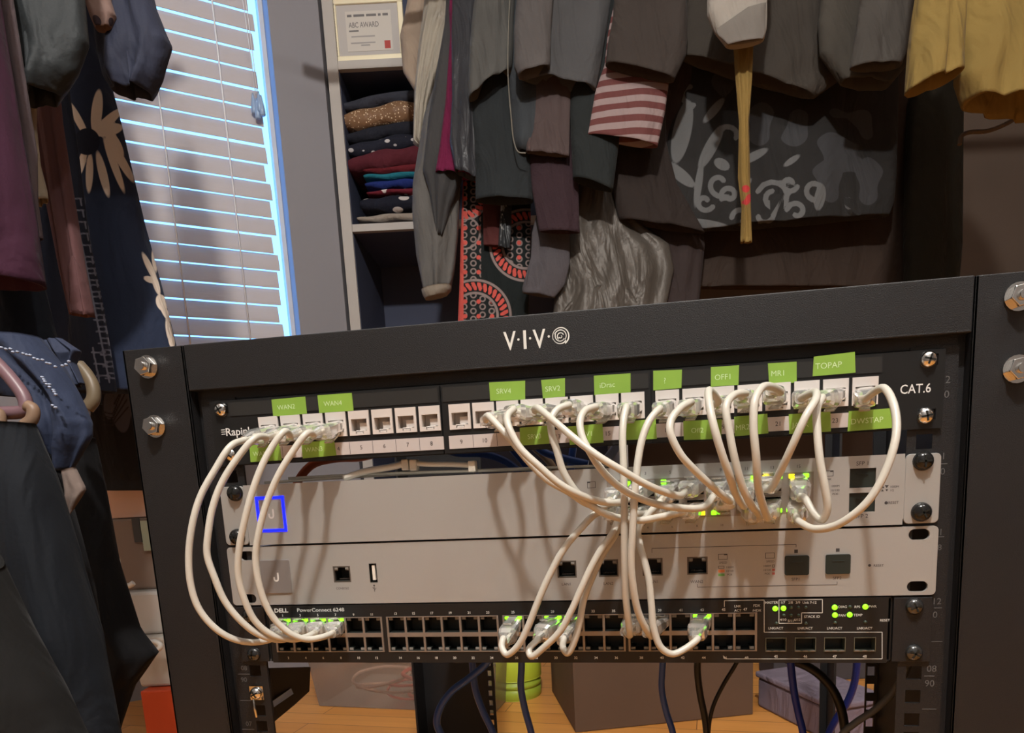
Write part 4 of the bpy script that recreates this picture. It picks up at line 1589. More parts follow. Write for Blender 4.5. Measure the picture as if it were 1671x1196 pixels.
ch_, cw_ = cz1 - cz0, cx1 - cx0
mb = MB()
wall_text(mb, 'ABC AWARD', cx0 + .06 * cw_, cz0 + .66 * ch_, ch_ * .13, FP, UB, NB, -4.9, w=cw_ * .66, bold=.01)
for a0, a1 in ((.04, .14), (.18, .42), (.46, .68), (.72, .78), (.82, .94)):
    fbox(mb, cx0 + a0 * cw_, cx0 + a1 * cw_, 4.8, 5.0, cz0 + .86 * ch_, cz0 + .92 * ch_)
fbox(mb, cx0 + .06 * cw_, cx0 + .27 * cw_, 4.8, 5.0, cz0 + .49 * ch_, cz0 + .53 * ch_)
mb.build('lettering', mat('grey_ink', (0.16, 0.15, 0.15), .7), cert)
mb = MB()
for zz, a0, a1 in ((.35, .1, .62), (.19, .08, .62), (.13, .3, .5)):
    fbox(mb, cx0 + a0 * cw_, cx0 + a1 * cw_, 4.8, 5.0, cz0 + zz * ch_, cz0 + (zz + .035) * ch_)
mb.build('small_print', mat('light_ink', (0.33, 0.31, 0.30), .7), cert)
mb = MB()
fbox(mb, cx0 + .82 * cw_, cx0 + .95 * cw_, 4.8, 5.0, cz0 + .04 * ch_, cz0 + .24 * ch_)
mb.build('red_seal', mat('seal_red', (0.40, 0.05, 0.04), .6), cert)


# folded clothes
def folded(name, label, px0, py0, px1, py1, m, D=26, lumps=5, amp=4, group='folded clothes on the shelf', arch=0.0, mats=None, deep=230):
    """soft folded pile slab between two pixel corners on the shelf front plane"""
    t0, z1 = onS(px0, py0, D)
    t1, _ = onS(px1, py0, D)
    z0 = onS(px0, py1, D)[1]
    nA, nS = 40, 16
    rnd = random.Random(hash_(name + label))
    ph = [rnd.uniform(0, 6) for _ in range(4)]
    vs = []
    h = (z1 - z0) / 2
    for i in range(nA + 1):
        s_ = i / nA
        a = t0 + (t1 - t0) * s_
        e = min(1.0, (math.sin(math.pi * min(max(s_, .0), 1.0)) + .02) ** .25 if s_ < .5 else 1.0)
        zc = (z0 + z1) / 2 - arch * (1 - s_) ** 1.6 + amp * .35 * math.sin(lumps * s_ * 2 + ph[0])
        for k in range(nS):
            th = 2 * math.pi * k / nS
            c, sn = math.cos(th), math.sin(th)
            dz = math.copysign(abs(sn) ** .6, sn) * h * e * (1 + .12 * math.sin(lumps * 3 * s_ + ph[1]))
            dn = deep / 2 - math.copysign(abs(c) ** .35, c) * deep / 2 * (.94 + .06 * e) + amp * .5 * math.sin(lumps * 2.3 * s_ + ph[2] + k * .2)
            p = SHP + UB * a + NB * (D + dn)
            vs.append((p[0], p[1], zc + dz))
    fs = [tuple(range(nS - 1, -1, -1)), tuple(range(nA * nS, (nA + 1) * nS))]
    for i in range(nA):
        for k in range(nS):
            k2 = (k + 1) % nS
            fs.append((i * nS + k, i * nS + k2, (i + 1) * nS + k2, (i + 1) * nS + k))
    mb = MB()
    mb.add(vs, fs, True)
    return tag(mb.build(name, m), label, 'folded clothes', group)


def attach(child, parent, label=None):
    child.parent = parent
    child.location = Vector(child.location) - world_loc(parent)
    for k_ in ('label', 'category', 'group'):
        if k_ in child.keys():
            del child[k_]
    if label:
        child['label'] = label


def hash_(s):
    h = 7
    for ch in s:
        h = (h * 31 + ord(ch)) % 1000003
    return h


CLOTH_K = 0.50


def cloth(name, r, g, b, rough=.85, **k):
    k.setdefault('sheen', .03)
    k.setdefault('spec', .2)
    k.setdefault('bump', .25)
    k.setdefault('bscale', 260)
    k.setdefault('var', .10)
    k.setdefault('vscale', 9)
    k.setdefault('wrinkle', .6)
    c = srgb(r, g, b)
    return mat(name, tuple(v * CLOTH_K for v in c), rough, **k)


def spotted(name, base, spot, scale, thr, rough=.8, kind='VORONOI', stretch=(1, 1, 1)):
    m = cloth(name, *base, rough=rough, var=0)
    nt = m.node_tree
    b = nt.nodes['Principled BSDF']
    tc = [n for n in nt.nodes if n.type == 'TEX_COORD'][0]
    mp = nt.nodes.new('ShaderNodeMapping')
    mp.inputs['Scale'].default_value = stretch
    nt.links.new(tc.outputs['Object'], mp.inputs['Vector'])
    if kind == 'VORONOI':
        v = nt.nodes.new('ShaderNodeTexVoronoi')
        v.inputs['Scale'].default_value = scale
        out = v.outputs['Distance']
    else:
        v = nt.nodes.new('ShaderNodeTexNoise')
        v.inputs['Scale'].default_value = scale
        v.inputs['Detail'].default_value = 4
        out = v.outputs['Fac']
    nt.links.new(mp.outputs[0], v.inputs['Vector'])
    cr = nt.nodes.new('ShaderNodeValToRGB')
    cr.color_ramp.elements[0].position = thr
    cr.color_ramp.elements[0].color = (*[v * .8 for v in srgb(*spot)], 1)
    cr.color_ramp.elements[1].position = thr + .03
    cr.color_ramp.elements[1].color = (*[v * CLOTH_K for v in srgb(*base)], 1)
    nt.links.new(out, cr.inputs[0])
    nt.links.new(cr.outputs[0], b.inputs['Base Color'])
    return m


NAVYSPOT = spotted('navy_white_spots', (48, 50, 66), (210, 205, 205), 30, .22, stretch=(1, 1, 1.6))
SEQ = spotted('gold_sequin', (180, 138, 104), (250, 225, 190), 140, .24, rough=.45)
folded('folded_sweater', 'folded dark top lying highest on the folded pile', 545, 146, 700, 168, cloth('charcoal_knit', 78, 80, 92), arch=26)
folded('folded_sweater', 'folded glittery copper sequin top near the top of the pile', 550, 162, 705, 200, SEQ, arch=22, D=20, amp=5)
folded('folded_sweater', 'folded black top between the sequin top and the spotted one', 555, 196, 705, 222, cloth('black_knit', 52, 54, 66), arch=24)
folded('folded_sweater', 'folded navy top with white spots in the middle of the pile', 560, 216, 705, 246, NAVYSPOT, arch=22, D=22)
folded('folded_sweater', 'folded dark red top with its end drooping left', 562, 236, 705, 272, cloth('maroon_knit', 118, 50, 62), arch=20, D=14, amp=6)
folded('folded_sweater', 'folded brighter red top just under the dark red one', 590, 266, 705, 284, cloth('red_knit', 140, 48, 58))
folded('folded_shirt', 'folded turquoise shirt in the pile', 592, 281, 700, 293, cloth('teal_knit', 50, 150, 170), D=24)
folded('folded_shirt', 'folded royal blue shirt under the turquoise one', 594, 292, 702, 308, cloth('royal_knit', 46, 66, 150), D=20)
folded('folded_shirt', 'folded red and white patterned shirt low in the pile', 597, 308, 700, 318, spotted('red_white_spots', (140, 44, 60), (225, 210, 205), 34, .3), D=24)
folded('folded_shirt', 'folded navy shirt with large white marks second from the bottom', 585, 317, 700, 347, spotted('navy_white_marks', (40, 42, 58), (215, 205, 200), 22, .22, stretch=(.7, .7, 1.6)), D=16)
folded('folded_shirt', 'folded cream shirt at the very bottom of the pile', 581, 348, 705, 363.5, cloth('cream_cotton', 205, 190, 175), D=18)


# ------------------------------------------------------------------ hanging clothes
def sdf_ellipses(P, els):
    """signed distance in photo pixels to a set of ellipses (cx, cy, rx, ry, angle)"""
    d = np.full(len(P), 1e3)
    for cx, cy, rx, ry, a in els:
        a = math.radians(a)
        dx, dy = P[:, 0] - cx, P[:, 1] - cy
        u = dx * math.cos(a) + dy * math.sin(a)
        v = -dx * math.sin(a) + dy * math.cos(a)
        k = np.sqrt((u / rx) ** 2 + (v / ry) ** 2)
        d = np.minimum(d, (k - 1) * min(rx, ry))
    return d


def sdf_lines(P, segs, w):
    d = np.full(len(P), 1e3)
    for x0, y0, x1, y1 in segs:
        ax, ay = P[:, 0] - x0, P[:, 1] - y0
        bx_, by_ = x1 - x0, y1 - y0
        t = np.clip((ax * bx_ + ay * by_) / (bx_ * bx_ + by_ * by_ + 1e-9), 0, 1)
        d = np.minimum(d, np.hypot(ax - bx_ * t, ay - by_ * t) - w)
    return d


def printed(name, base, inks, rough=.85):
    """cloth with printed figures: inks = [(attribute, colour)] drawn where the stored distance is negative"""
    m = cloth(name, *base, rough=rough)
    nt = m.node_tree
    b = nt.nodes['Principled BSDF']
    prev = b.inputs['Base Color'].links[0].from_socket if b.inputs['Base Color'].links else None
    for attr, col in inks:
        at_ = nt.nodes.new('ShaderNodeAttribute')
        at_.attribute_name = attr
        mr = nt.nodes.new('ShaderNodeMapRange')
        mr.inputs['From Min'].default_value = 0.6
        mr.inputs['From Max'].default_value = -0.6
        nt.links.new(at_.outputs['Fac'], mr.inputs['Value'])
        mx = nt.nodes.new('ShaderNodeMix')
        mx.data_type = 'RGBA'
        nt.links.new(mr.outputs[0], mx.inputs[0])
        if prev is not None:
            nt.links.new(prev, mx.inputs[6])
        else:
            mx.inputs[6].default_value = (*[v * CLOTH_K for v in srgb(*base)], 1)
        mx.inputs[7].default_value = (*[v * .75 for v in srgb(*col)], 1)
        prev = mx.outputs[2]
    nt.links.new(prev, b.inputs['Base Color'])
    return m


def poly_len(P):
    return [0] + list(np.cumsum([np.linalg.norm(np.array(P[i + 1]) - np.array(P[i])) for i in range(len(P) - 1)]))


def resample(P, ts):
    d = poly_len(P)
    P = np.array(P, float)
    x = np.array(d) / d[-1]
    return np.stack([np.interp(ts, x, P[:, 0]), np.interp(ts, x, P[:, 1])], 1)


RODZ = FLOOR + 1760
HOOK = mat('hanger_wire', (0.5, 0.5, 0.5), .3, metal=1)


def garment(name, label, L, R, D, th, m, cat='garment', folds=3, amp=7, group=None, rows=44, nu=44, DR=None, hem=5, prints=None,
            hang=True, smooth_edges=True, turn=0.0, matched=False, tailz=None, wav=1.0, slim=.55):
    """cloth tube lofted between a left and a right outline (photo pixels) at distance D mm (DR: at the right edge)"""
    DR = DR or D
    rnd = random.Random(hash_(label))
    ph = [rnd.uniform(0, 6.28) for _ in range(6)]
    if matched:
        k = len(L)
        tt = np.linspace(0, 1, rows)
        xi = np.linspace(0, 1, k)
        Lp = np.stack([np.interp(tt, xi, [p[j] for p in L]) for j in (0, 1)], 1)
        Rp = np.stack([np.interp(tt, xi, [p[j] for p in R]) for j in (0, 1)], 1)
    else:
        tt = np.linspace(0, 1, rows)
        Lp, Rp = resample(L, tt), resample(R, tt)
    A = np.array([dep(x, y, D) for x, y in Lp])
    B = np.array([dep(x, y, DR) for x, y in Rp])
    if hang:
        z0 = max(A[0][2], B[0][2])
        topA, topB = A[0].copy(), B[0].copy()
        mid = (topA + topB) / 2
        ex = []
        zt = RODZ - 60
        if z0 < zt - 40:
            for k in range(7):
                f = k / 7
                zz = zt + (z0 - zt) * f
                sc = .12 + .88 * min(1, (f * 1.9) ** .7) if k < 4 else 1
                a = mid + (topA - mid) * sc
                b_ = mid + (topB - mid) * sc
                a[2] = b_[2] = zz
                ex.append((a, b_))
            A = np.vstack([np.array([e[0] for e in ex]), A])
            B = np.vstack([np.array([e[1] for e in ex]), B])
    n = len(A)
    vs = []
    for i in range(n):
        w = (B[i] - A[i]) / 2
        c = (A[i] + B[i]) / 2
        wl = np.linalg.norm(w) + 1e-6
        u = w / wl
        nrm = np.array([u[1], -u[0], 0])
        nrm /= np.linalg.norm(nrm) + 1e-9
        if np.dot(nrm[:2], CAM[:2] - c[:2]) < 0:
            nrm = -nrm
        t = i / (n - 1)
        env = .35 + .65 * t
        T = min(th, wl * .95)
        for k in range(nu):
            a = 2 * math.pi * k / nu
            cs, sn = math.cos(a), math.sin(a)
            prof = abs(sn) ** .75
            fold = amp * env * prof * (math.sin(folds * 3.1 * (cs + .15 * math.sin(2.6 * t * wav + ph[0])) + ph[1] + 1.1 * wav * t) * .7 +
                                       math.sin(folds * 6.3 * cs + ph[2] - 2.2 * t * wav) * .28 + math.sin(9 * t * wav + 3 * cs + ph[3]) * .25)
            off = (T * prof + fold) if sn > 0 else -(T * prof * .8 + fold * .6)
            vs.append(c + w * cs + nrm * off)
    fs = []
    for i in range(n - 1):
        for k in range(nu):
            k2 = (k + 1) % nu
            fs.append((i * nu + k, i * nu + k2, (i + 1) * nu + k2, (i + 1) * nu + k))
    base = (n - 1) * nu
    # turned-in hem and the shaded inside of the cloth
    b0 = len(vs)
    cen = np.mean(vs[base:base + nu], axis=0)
    hk_ = min(1.0, float(abs(A[0][2] - A[-1][2])) / 400.0)
    for rr, dz in ((.93, -1.5), (.84, 16 * hk_), (.5, 60 * hk_), (.05, 75 * hk_)):
        for k in range(nu):
            p = np.array(vs[base + k])
            qv = cen + (p - cen) * rr
            qv[2] += dz if rr < .9 else 0
            vs.append(qv)
    for j in range(4):
        lo = base if j == 0 else b0 + (j - 1) * nu
        hi = b0 + j * nu
        for k in range(nu):
            k2 = (k + 1) % nu
            fs.append((lo + k, lo + k2, hi + k2, hi + k))
    fs.append(tuple(range(nu)))
    mb = MB()
    mb.add(vs, fs, True)
    mb.sm[-1] = False
    top = (A[0] + B[0]) / 2
    o = mb.build(name, m)
    tag(o, label, cat, group)
    if prints:
        Pp = proj(np.array(vs))
        for attr, fn in prints.items():
            at_ = o.data.attributes.new(attr, 'FLOAT', 'POINT')
            at_.data.foreach_set('value', fn(Pp).astype(np.float32))
    if hang and A[0][2] > RODZ - 130:
        mb = MB()
        p = [top + np.array([0, 0, -6]), top + np.array([0, 0, 22])]
        s0 = top + np.array([0, 0, 22])
        d_ = (B[0] - A[0])
        d_[2] = 0
        if np.linalg.norm(d_) < 1:
            d_ = np.array([1.0, 0, 0])
        # hook opens along the viewing direction, across the rod
        v = np.array([top[0] - CAM[0], top[1] - CAM[1], 0])
        v /= np.linalg.norm(v)
        for k in range(9):
            a = math.pi * (k / 8) * 1.1
            p.append(s0 + v * 19 * (1 - math.cos(a)) - v * 0 + np.array([0, 0, 19 * math.sin(a) + 16]))
        mb.tube(p, 1.6, 6)
        mb.build('hanger_hook', HOOK, o)
    return o


def rod(name, A, B, z, label, d=14):
    mb = MB()
    mb.tube([(A[0], A[1], z), (B[0], B[1], z)], d, 14)
    return tag(mb.build(name, mat('rod_chrome', (.6, .6, .6), .25, metal=1)), label, 'closet rod')


RA = J + UB * 0 - NB * (460 - 0) * 0
rp = plan(1000, 300, 1600)
tL = -500
rod('closet_rod', rp + UB * (-700), rp + UB * 1500, RODZ, 'metal rod carrying the garments along the back wall')
q0, q1 = plan(215, 100, 1150), plan(-260, 100, 560)
rod('closet_rod', q0 + (q0 - q1) * .12, q1, RODZ, 'metal rod carrying the garments at the left side')

GB = 'garments on the back rod'
GL = 'garments on the left rod'

# --- back row, left to right (pixel outlines run top to bottom)
beige = cloth('beige_cotton', 205, 182, 160)
garment('jacket', 'beige jacket with folded sleeve beside the framed certificate', [(676, -60), (662, 20), (653, 60), (658, 118), (677, 149)],
        [(745, -60), (745, 20), (740, 70), (730, 120), (700, 150)], 1800, 26, beige, folds=2, amp=6, group=GB)
satin = cloth('ivory_satin', 205, 194, 176, rough=.35, sheen=0)
garment('jacket', 'ivory satin lined jacket edge right of the beige jacket', [(700, -60), (692, 10), (684, 70), (676, 150), (674, 235), (686, 240)],
        [(760, -60), (760, 20), (738, 40), (718, 110), (700, 170), (692, 236)], 1740, 26, satin, folds=4, amp=10, group=GB)
gcoat = cloth('grey_wool', 128, 124, 120)
dcoat = cloth('dark_grey_wool', 84, 82, 82)
gsl = garment('coat', 'long grey coat sleeve hanging down to a pale cuff', [(716, 120), (692, 190), (674, 300), (673, 350), (680, 420), (692, 478)],
        [(770, 60), (765, 160), (752, 300), (748, 380), (742, 440), (736, 470)], 1700, 40, gcoat, folds=2, amp=9, group=GB, hang=False)
garment('coat', 'dark grey coat body above the grey sleeve', [(732, -60), (726, 40), (712, 120), (700, 190), (690, 280), (700, 310), (712, 380)],
        [(790, -60), (785, 60), (775, 160), (765, 260), (752, 300), (735, 340), (722, 385)], 1660, 26, dcoat, folds=2, amp=6, group=GB)
cuf = garment('cuff', 'pale folded cuff at the foot of the grey sleeve', [(688, 474), (690, 482), (694, 489)], [(737, 466), (736, 474), (730, 481)], 1690, 56,
        cloth('pale_cuff', 178, 166, 150), folds=1, amp=1, rows=8, hang=False)
attach(cuf, gsl, 'pale folded cuff')
garment('sweater', 'magenta fuzzy knitted top peeking out between dark jackets', [(735, 60), (727, 170), (718, 240), (711, 282)], [(775, 60), (775, 170), (778, 240), (778, 291)], 1640, 26,
        cloth('magenta_knit', 136, 36, 80, bump=.8, bscale=120), group=GB)
shiny = cloth('dark_shiny', 74, 74, 78, rough=.32, sheen=0)
garment('jacket', 'dark shiny jacket with snap buttons', [(740, -60), (737, 60), (738, 160), (734, 235), (743, 280)], [(800, -60), (795, 60), (792, 160), (792, 230), (785, 296)], 1610, 26,
        shiny, folds=2, amp=7, group=GB)
garment('jacket', 'grey green jacket sleeve with rounded cuff', [(784, -60), (772, 20), (766, 80), (764, 130), (765, 163)], [(845, -60), (838, 40), (838, 80), (836, 110), (833, 119)], 1560, 36,
        cloth('grey_green', 108, 106, 102), folds=2, amp=8, group=GB)
garment('dress', 'plain black dress left of the maroon top', [(782, 100), (766, 160), (774, 230), (776, 290), (776, 328)], [(872, 90), (870, 160), (868, 230), (869, 290), (870, 329)], 1600, 30,
        cloth('black_jersey', 54, 58, 60), folds=2, amp=4, group=GB)
chj = garment('jacket', 'charcoal jacket with a thin pale piped edge', [(836, -60), (830, 40), (829, 120), (834, 190), (840, 235), (846, 247)], [(930, -60), (930, 40), (925, 120), (900, 190), (872, 245), (866, 250)], 1570, 24,
        cloth('charcoal_cloth', 78, 82, 86), folds=1, amp=4, group=GB)
mb = MB()
mb.tube(catmull([dep(x, y, 1530) for x, y in ((836, -60), (830, 40), (829, 120), (834, 190), (839, 232), (846, 248), (858, 250))], 6), 1.5, 6)
attach(mb.build('piping', cloth('pale_piping', 150, 144, 132)), chj, 'pale piping')
garment('jacket', 'grey jacket with straight cut front panel and curved hem', [(852, -60), (843, 0), (839, 50), (839, 110), (846, 126)], [(905, -60), (903, 0), (899, 50), (898, 100), (897, 112)], 1490, 26,
        cloth('warm_grey', 112, 106, 104), folds=1, amp=3, group=GB)
garment('jacket', 'grey jacket with a teal grey right edge, its hem curving down', [(850, -60), (846, 0), (843, 50), (842, 100), (850, 128)], [(1003, -60), (998, 0), (988, 60), (980, 110), (972, 148)], 1530, 30,
        cloth('cool_grey', 98, 97, 98), folds=2, amp=9, group=GB)
garment('blouse', 'sheer mauve brown blouse hem below the grey jacket', [(866, 60), (860, 140), (858, 200), (858, 248)], [(935, 60), (932, 140), (930, 200), (929, 256)], 1556, 12,
        cloth('mauve_sheer', 104, 88, 86), folds=3, amp=4, group=GB)
garment('top', 'maroon top with fuzzy hem hanging beside the lace dress', [(870, 150), (862, 240), (868, 310), (880, 378)], [(945, 150), (940, 240), (944, 310), (946, 380)], 1588, 14,
        cloth('maroon_velvet', 74, 54, 60, bump=.5), folds=1, amp=4, group=GB)
garment('top', 'black top edge below the grey jacket hem', [(926, 80), (930, 140), (931, 220), (935, 292)], [(1015, 80), (1015, 150), (1012, 220), (1000, 312)], 1560, 26,
        cloth('black_cotton', 52, 56, 56), folds=1, amp=3, group=GB)
garment('top', 'wide dark brown top above the striped shirt', [(1006, -60), (1000, 30), (992, 70), (988, 106)], [(1118, -60), (1122, 40), (1120, 90), (1100, 132)], 1500, 26,
        cloth('dark_brown_jersey', 80, 71, 66), folds=1, amp=4, group=GB)
strp = cloth('striped_jersey', 190, 160, 150, var=0)
nt_ = strp.node_tree
b_ = nt_.nodes['Principled BSDF']
tc_ = [n for n in nt_.nodes if n.type == 'TEX_COORD'][0]
wv = nt_.nodes.new('ShaderNodeTexWave')
wv.bands_direction = 'Z'
wv.inputs['Scale'].default_value = 11.5
wv.inputs['Distortion'].default_value = .6
wv.inputs['Detail'].default_value = 0
nt_.links.new(tc_.outputs['Object'], wv.inputs['Vector'])
cr_ = nt_.nodes.new('ShaderNodeValToRGB')
cr_.color_ramp.interpolation = 'LINEAR'
cr_.color_ramp.elements[0].position = .46
cr_.color_ramp.elements[0].color = (*srgb(96, 56, 54), 1)
cr_.color_ramp.elements[1].position = .54
cr_.color_ramp.elements[1].color = (*srgb(140, 122, 120), 1)
nt_.links.new(wv.outputs['Fac'], cr_.inputs[0])
nt_.links.new(cr_.outputs[0], b_.inputs['Base Color'])
garment('shirt', 'red and white striped shirt hem in the back row', [(1000, -40), (986, 108), (970, 150), (958, 221)], [(1105, -40), (1092, 130), (1086, 180), (1073, 240)], 1540, 22,
        strp, folds=1, amp=4, group=GB, matched=True)
garment('skirt', 'dark brown long skirt below the striped shirt', [(1000, 120), (994, 240), (1000, 320), (1010, 360)], [(1088, 120), (1086, 230), (1104, 300), (1150, 380)], 1640, 26,
        cloth('dark_brown_wool', 66, 56, 52), folds=2, amp=7, group=GB)

# grey scroll print on a dark dress
scroll = cloth('scroll_print', 62, 60, 60, var=0)
nt_ = scroll.node_tree
b_ = nt_.nodes['Principled BSDF']
tc_ = [n for n in nt_.nodes if n.type == 'TEX_COORD'][0]
nz_ = nt_.nodes.new('ShaderNodeTexNoise')
nz_.inputs['Scale'].default_value = 5.0
nz_.inputs['Detail'].default_value = 0.5
nz_.inputs['Distortion'].default_value = 2.2
nt_.links.new(tc_.outputs['Object'], nz_.inputs['Vector'])
mt_ = nt_.nodes.new('ShaderNodeMath')
mt_.operation = 'PINGPONG'
mt_.inputs[1].default_value = .10
nt_.links.new(nz_.outputs['Fac'], mt_.inputs[0])
cr_ = nt_.nodes.new('ShaderNodeValToRGB')
cr_.color_ramp.elements[0].position = .068
cr_.color_ramp.elements[0].color = (*srgb(62, 60, 58), 1)
cr_.color_ramp.elements[1].position = .074
cr_.color_ramp.elements[1].color = (*srgb(112, 112, 112), 1)
nt_.links.new(mt_.outputs[0], cr_.inputs[0])
nt_.links.new(cr_.outputs[0], b_.inputs['Base Color'])
SCROLLS = [(1113, 215, 15, 52, 12), (1122, 95, 8, 50, 20), (1098, 170, 8, 46, 25), (1160, 240, 10, 40, 28), (1110, 285, 10, 30, -50), (1140, 300, 6, 38, 8),
           (1178, 268, 14, 9, 30), (1230, 255, 26, 7, -28), (1338, 322, 9, 22, 10), (1385, 332, 6, 10, 0), (1218, 300, 5, 12, 40),
           (1150, 365, 40, 7, 8), (1292, 262, 16, 5, -35), (1165, 180, 7, 26, 40)]
SDIM = [(1370, 250, 40, 26, 30), (1350, 290, 24, 30, -20), (1300, 210, 30, 20, -30), (1240, 200, 22, 30, 20), (1420, 290, 22, 34, 0), (1400, 200, 30, 14, 20), (1180, 130, 18, 30, 10)]
SCURL = []
for cx, cy, r0, turns, a0 in ((1263, 322, 28, 1.15, 200), (1288, 300, 14, .9, 20), (1190, 318, 14, 1.0, 150), (1300, 345, 16, .8, 190), (1330, 310, 18, .9, 60), (1210, 355, 16, .7, 180), (1175, 300, 20, .6, 100), (1245, 350, 22, .6, 300), (1150, 330, 15, .8, 30), (1128, 150, 22, .5, 80), (1192, 225, 24, .45, 200)):
    prev = None
    for k in range(15):
        t = k / 14
        a = math.radians(a0) + turns * 2 * math.pi * t
        r = r0 * (1 - .62 * t)
        p = (cx + r * math.cos(a), cy + r * math.sin(a))
        if prev:
            SCURL.append((*prev, *p))
        prev = p
scrp = printed('scroll_printed_cloth', (60, 58, 57), [('dim', (70, 70, 72)), ('motif', (112, 112, 112))])
garment('dress', 'dark dress with a large grey scroll print in the back row', [(1124, -60), (1108, 90), (1090, 190), (1086, 270), (1108, 340), (1142, 376)],
        [(1470, -60), (1466, 90), (1464, 200), (1462, 280), (1458, 330), (1450, 352)], 1660, 30, scrp, folds=3, amp=8, group=GB, rows=150, nu=200,
        prints={'dim': lambda P: sdf_ellipses(P, SDIM) + 5 * np.sin(P[:, 0] * .11) + 5 * np.sin(P[:, 1] * .13), 'motif': lambda P: np.minimum(sdf_ellipses(P, SCROLLS), sdf_lines(P, SCURL, 4.2))})
garment('coat', 'very dark brown coat filling the space behind the white shirt', [(1122, -60), (1118, 20), (1112, 60), (1106, 92)], [(1500, -60), (1490, 40), (1400, 110), (1330, 160)], 1560, 30,
        cloth('dark_taupe', 82, 75, 68), folds=4, amp=6, group=GB)
garment('shirt', 'dim grey shirt with a rounded hem left of the yellow shirt', [(1345, -60), (1335, 40), (1338, 90), (1372, 134)], [(1500, -60), (1498, 40), (1494, 90), (1450, 142)], 1500, 30,
        cloth('dim_olive_grey', 92, 86, 78), folds=2, amp=6, group=GB)
garment('top', 'faded grey cropped top in front of the rounded hem shirt', [(1412, -60), (1398, 40), (1392, 80), (1387, 112)], [(1500, -60), (1490, 40), (1480, 80), (1470, 108)], 1440, 22,
        cloth('faded_grey', 104, 98, 92), folds=2, amp=4, group=GB)
garment('coat', 'long black coat hanging left of the bare brown wall', [(1500, 100), (1482, 170), (1478, 300), (1476, 400), (1477, 470)], [(1572, 100), (1568, 170), (1567, 300), (1566, 400), (1560, 470)], 1700, 40,
        cloth('greenish_black', 54, 51, 42), folds=2, amp=6, group=GB)
garment('skirt', 'dark reddish brown garment low in the middle of the back row', [(1080, 330), (1100, 380), (1110, 470)], [(1500, 330), (1490, 400), (1490, 470)], 1760, 26,
        cloth('umber', 78, 64, 56), folds=5, amp=6, group=GB)
garment('dress', 'dark plum dress with ruched side', [(1000, 330), (1020, 400), (1040, 500)], [(1140, 330), (1150, 400), (1140, 500)], 1700, 26,
        cloth('dark_plum', 76, 64, 62), folds=4, amp=8, group=GB)
# lace dress with golden sheen
lace = cloth('grey_gold_satin', 112, 104, 96, rough=.42, sheen=0, bump=1.0, bscale=45)
lace.node_tree.nodes['Principled BSDF'].inputs['Metallic'].default_value = .15
garment('dress', 'crinkled grey dress with a golden sheen', [(948, 290), (925, 350), (912, 410), (906, 470), (902, 520)], [(1010, 300), (1040, 360), (1092, 400), (1100, 440), (1085, 510)], 1670, 26,
        lace, folds=4, amp=14, group=GB, wav=1.8)
garment('shirt', 'blue grey T-shirt sleeve at the rack top edge', [(880, 330), (868, 380), (866, 420), (852, 470), (853, 478)], [(935, 330), (930, 380), (930, 430), (922, 465), (905, 486)], 1640, 14,
        cloth('heather_grey', 112, 106, 110, bump=.5, bscale=500), folds=1, amp=5, group=GB)
paisley = printed('paisley_print', (38, 44, 44), [('lace', (150, 132, 128)), ('scale', (214, 92, 82))])


def pais_lace(P):
    d = np.minimum.reduce([np.abs(np.hypot(P[:, 0] - cx, P[:, 1] - cy) - r) - w for cx, cy, r, w in
                           ((858, 400, 58, 2), (858, 400, 38, 2), (775, 515, 58, 2), (775, 515, 37, 2), (757, 318, 40, 1.5), (757, 380, 26, 1.5))])
    gx, gy = (P[:, 0] % 15) - 7.5, ((P[:, 1] + (np.floor(P[:, 0] / 15) % 2) * 6) % 13) - 6.5
    flow = np.abs(np.hypot(gx, gy) - 4.2) - 1.1
    zone = np.minimum.reduce([np.hypot(P[:, 0] - 858, P[:, 1] - 400) - 36, np.hypot(P[:, 0] - 775, P[:, 1] - 515) - 36, np.abs(P[:, 0] - 768) - 17 + np.maximum(0, (P[:, 1] - 456)) * 9])
    return np.minimum(d, np.maximum(flow, zone))


def pais_red(P):
    out = np.full(len(P), 1e3)
    for cx, cy, r in ((858, 400, 48), (775, 515, 48), (757, 318, 33)):
        rr = np.hypot(P[:, 0] - cx, P[:, 1] - cy)
        a = np.arctan2(P[:, 1] - cy, P[:, 0] - cx)
        seg = (a * r) % 9 - 4.5
        out = np.minimum(out, np.maximum(np.abs(rr - r) - 6.5, np.abs(seg + (rr - r) * .5) - 3.3))
    gx, gy = (P[:, 0] % 22) - 11, (P[:, 1] % 24) - 12
    dots = np.hypot(gx, gy) - 3.6
    zone = np.minimum.reduce([np.hypot(P[:, 0] - 858, P[:, 1] - 400) - 34, np.hypot(P[:, 0] - 775, P[:, 1] - 515) - 34, np.abs(P[:, 0] - 768) - 17 + np.maximum(0, (P[:, 1] - 456)) * 9])
    out = np.minimum(out, np.maximum(dots, zone))
    return np.minimum(out, P[:, 0] - 756.5)


garment('dress', 'black dress with a coral and white lace medallion print', [(756, 285), (752, 380), (750, 460), (747, 530)], [(866, 285), (866, 380), (864, 460), (862, 530)], 1710, 24,
        paisley, folds=1, amp=3, group=GB, rows=210, nu=260, prints={'lace': pais_lace, 'scale': pais_red})
garment('top', 'small dark red top in front of the medallion print dress', [(788, 310), (788, 360), (789, 400)], [(822, 310), (826, 360), (830, 404)], 1672, 8,
        cloth('dark_red', 104, 54, 52), folds=1, amp=3, group=GB)
garment('scarf', 'black and silver shiny scarf strip over the dark red top', [(818, 325), (815, 365), (813, 402)], [(834, 325), (835, 365), (832, 406)], 1658, 5,
        spotted('black_silver', (62, 64, 66), (175, 175, 172), 30, .36, rough=.3, kind='NOISE', stretch=(1, 1, .5)), folds=1, amp=3, group=GB)
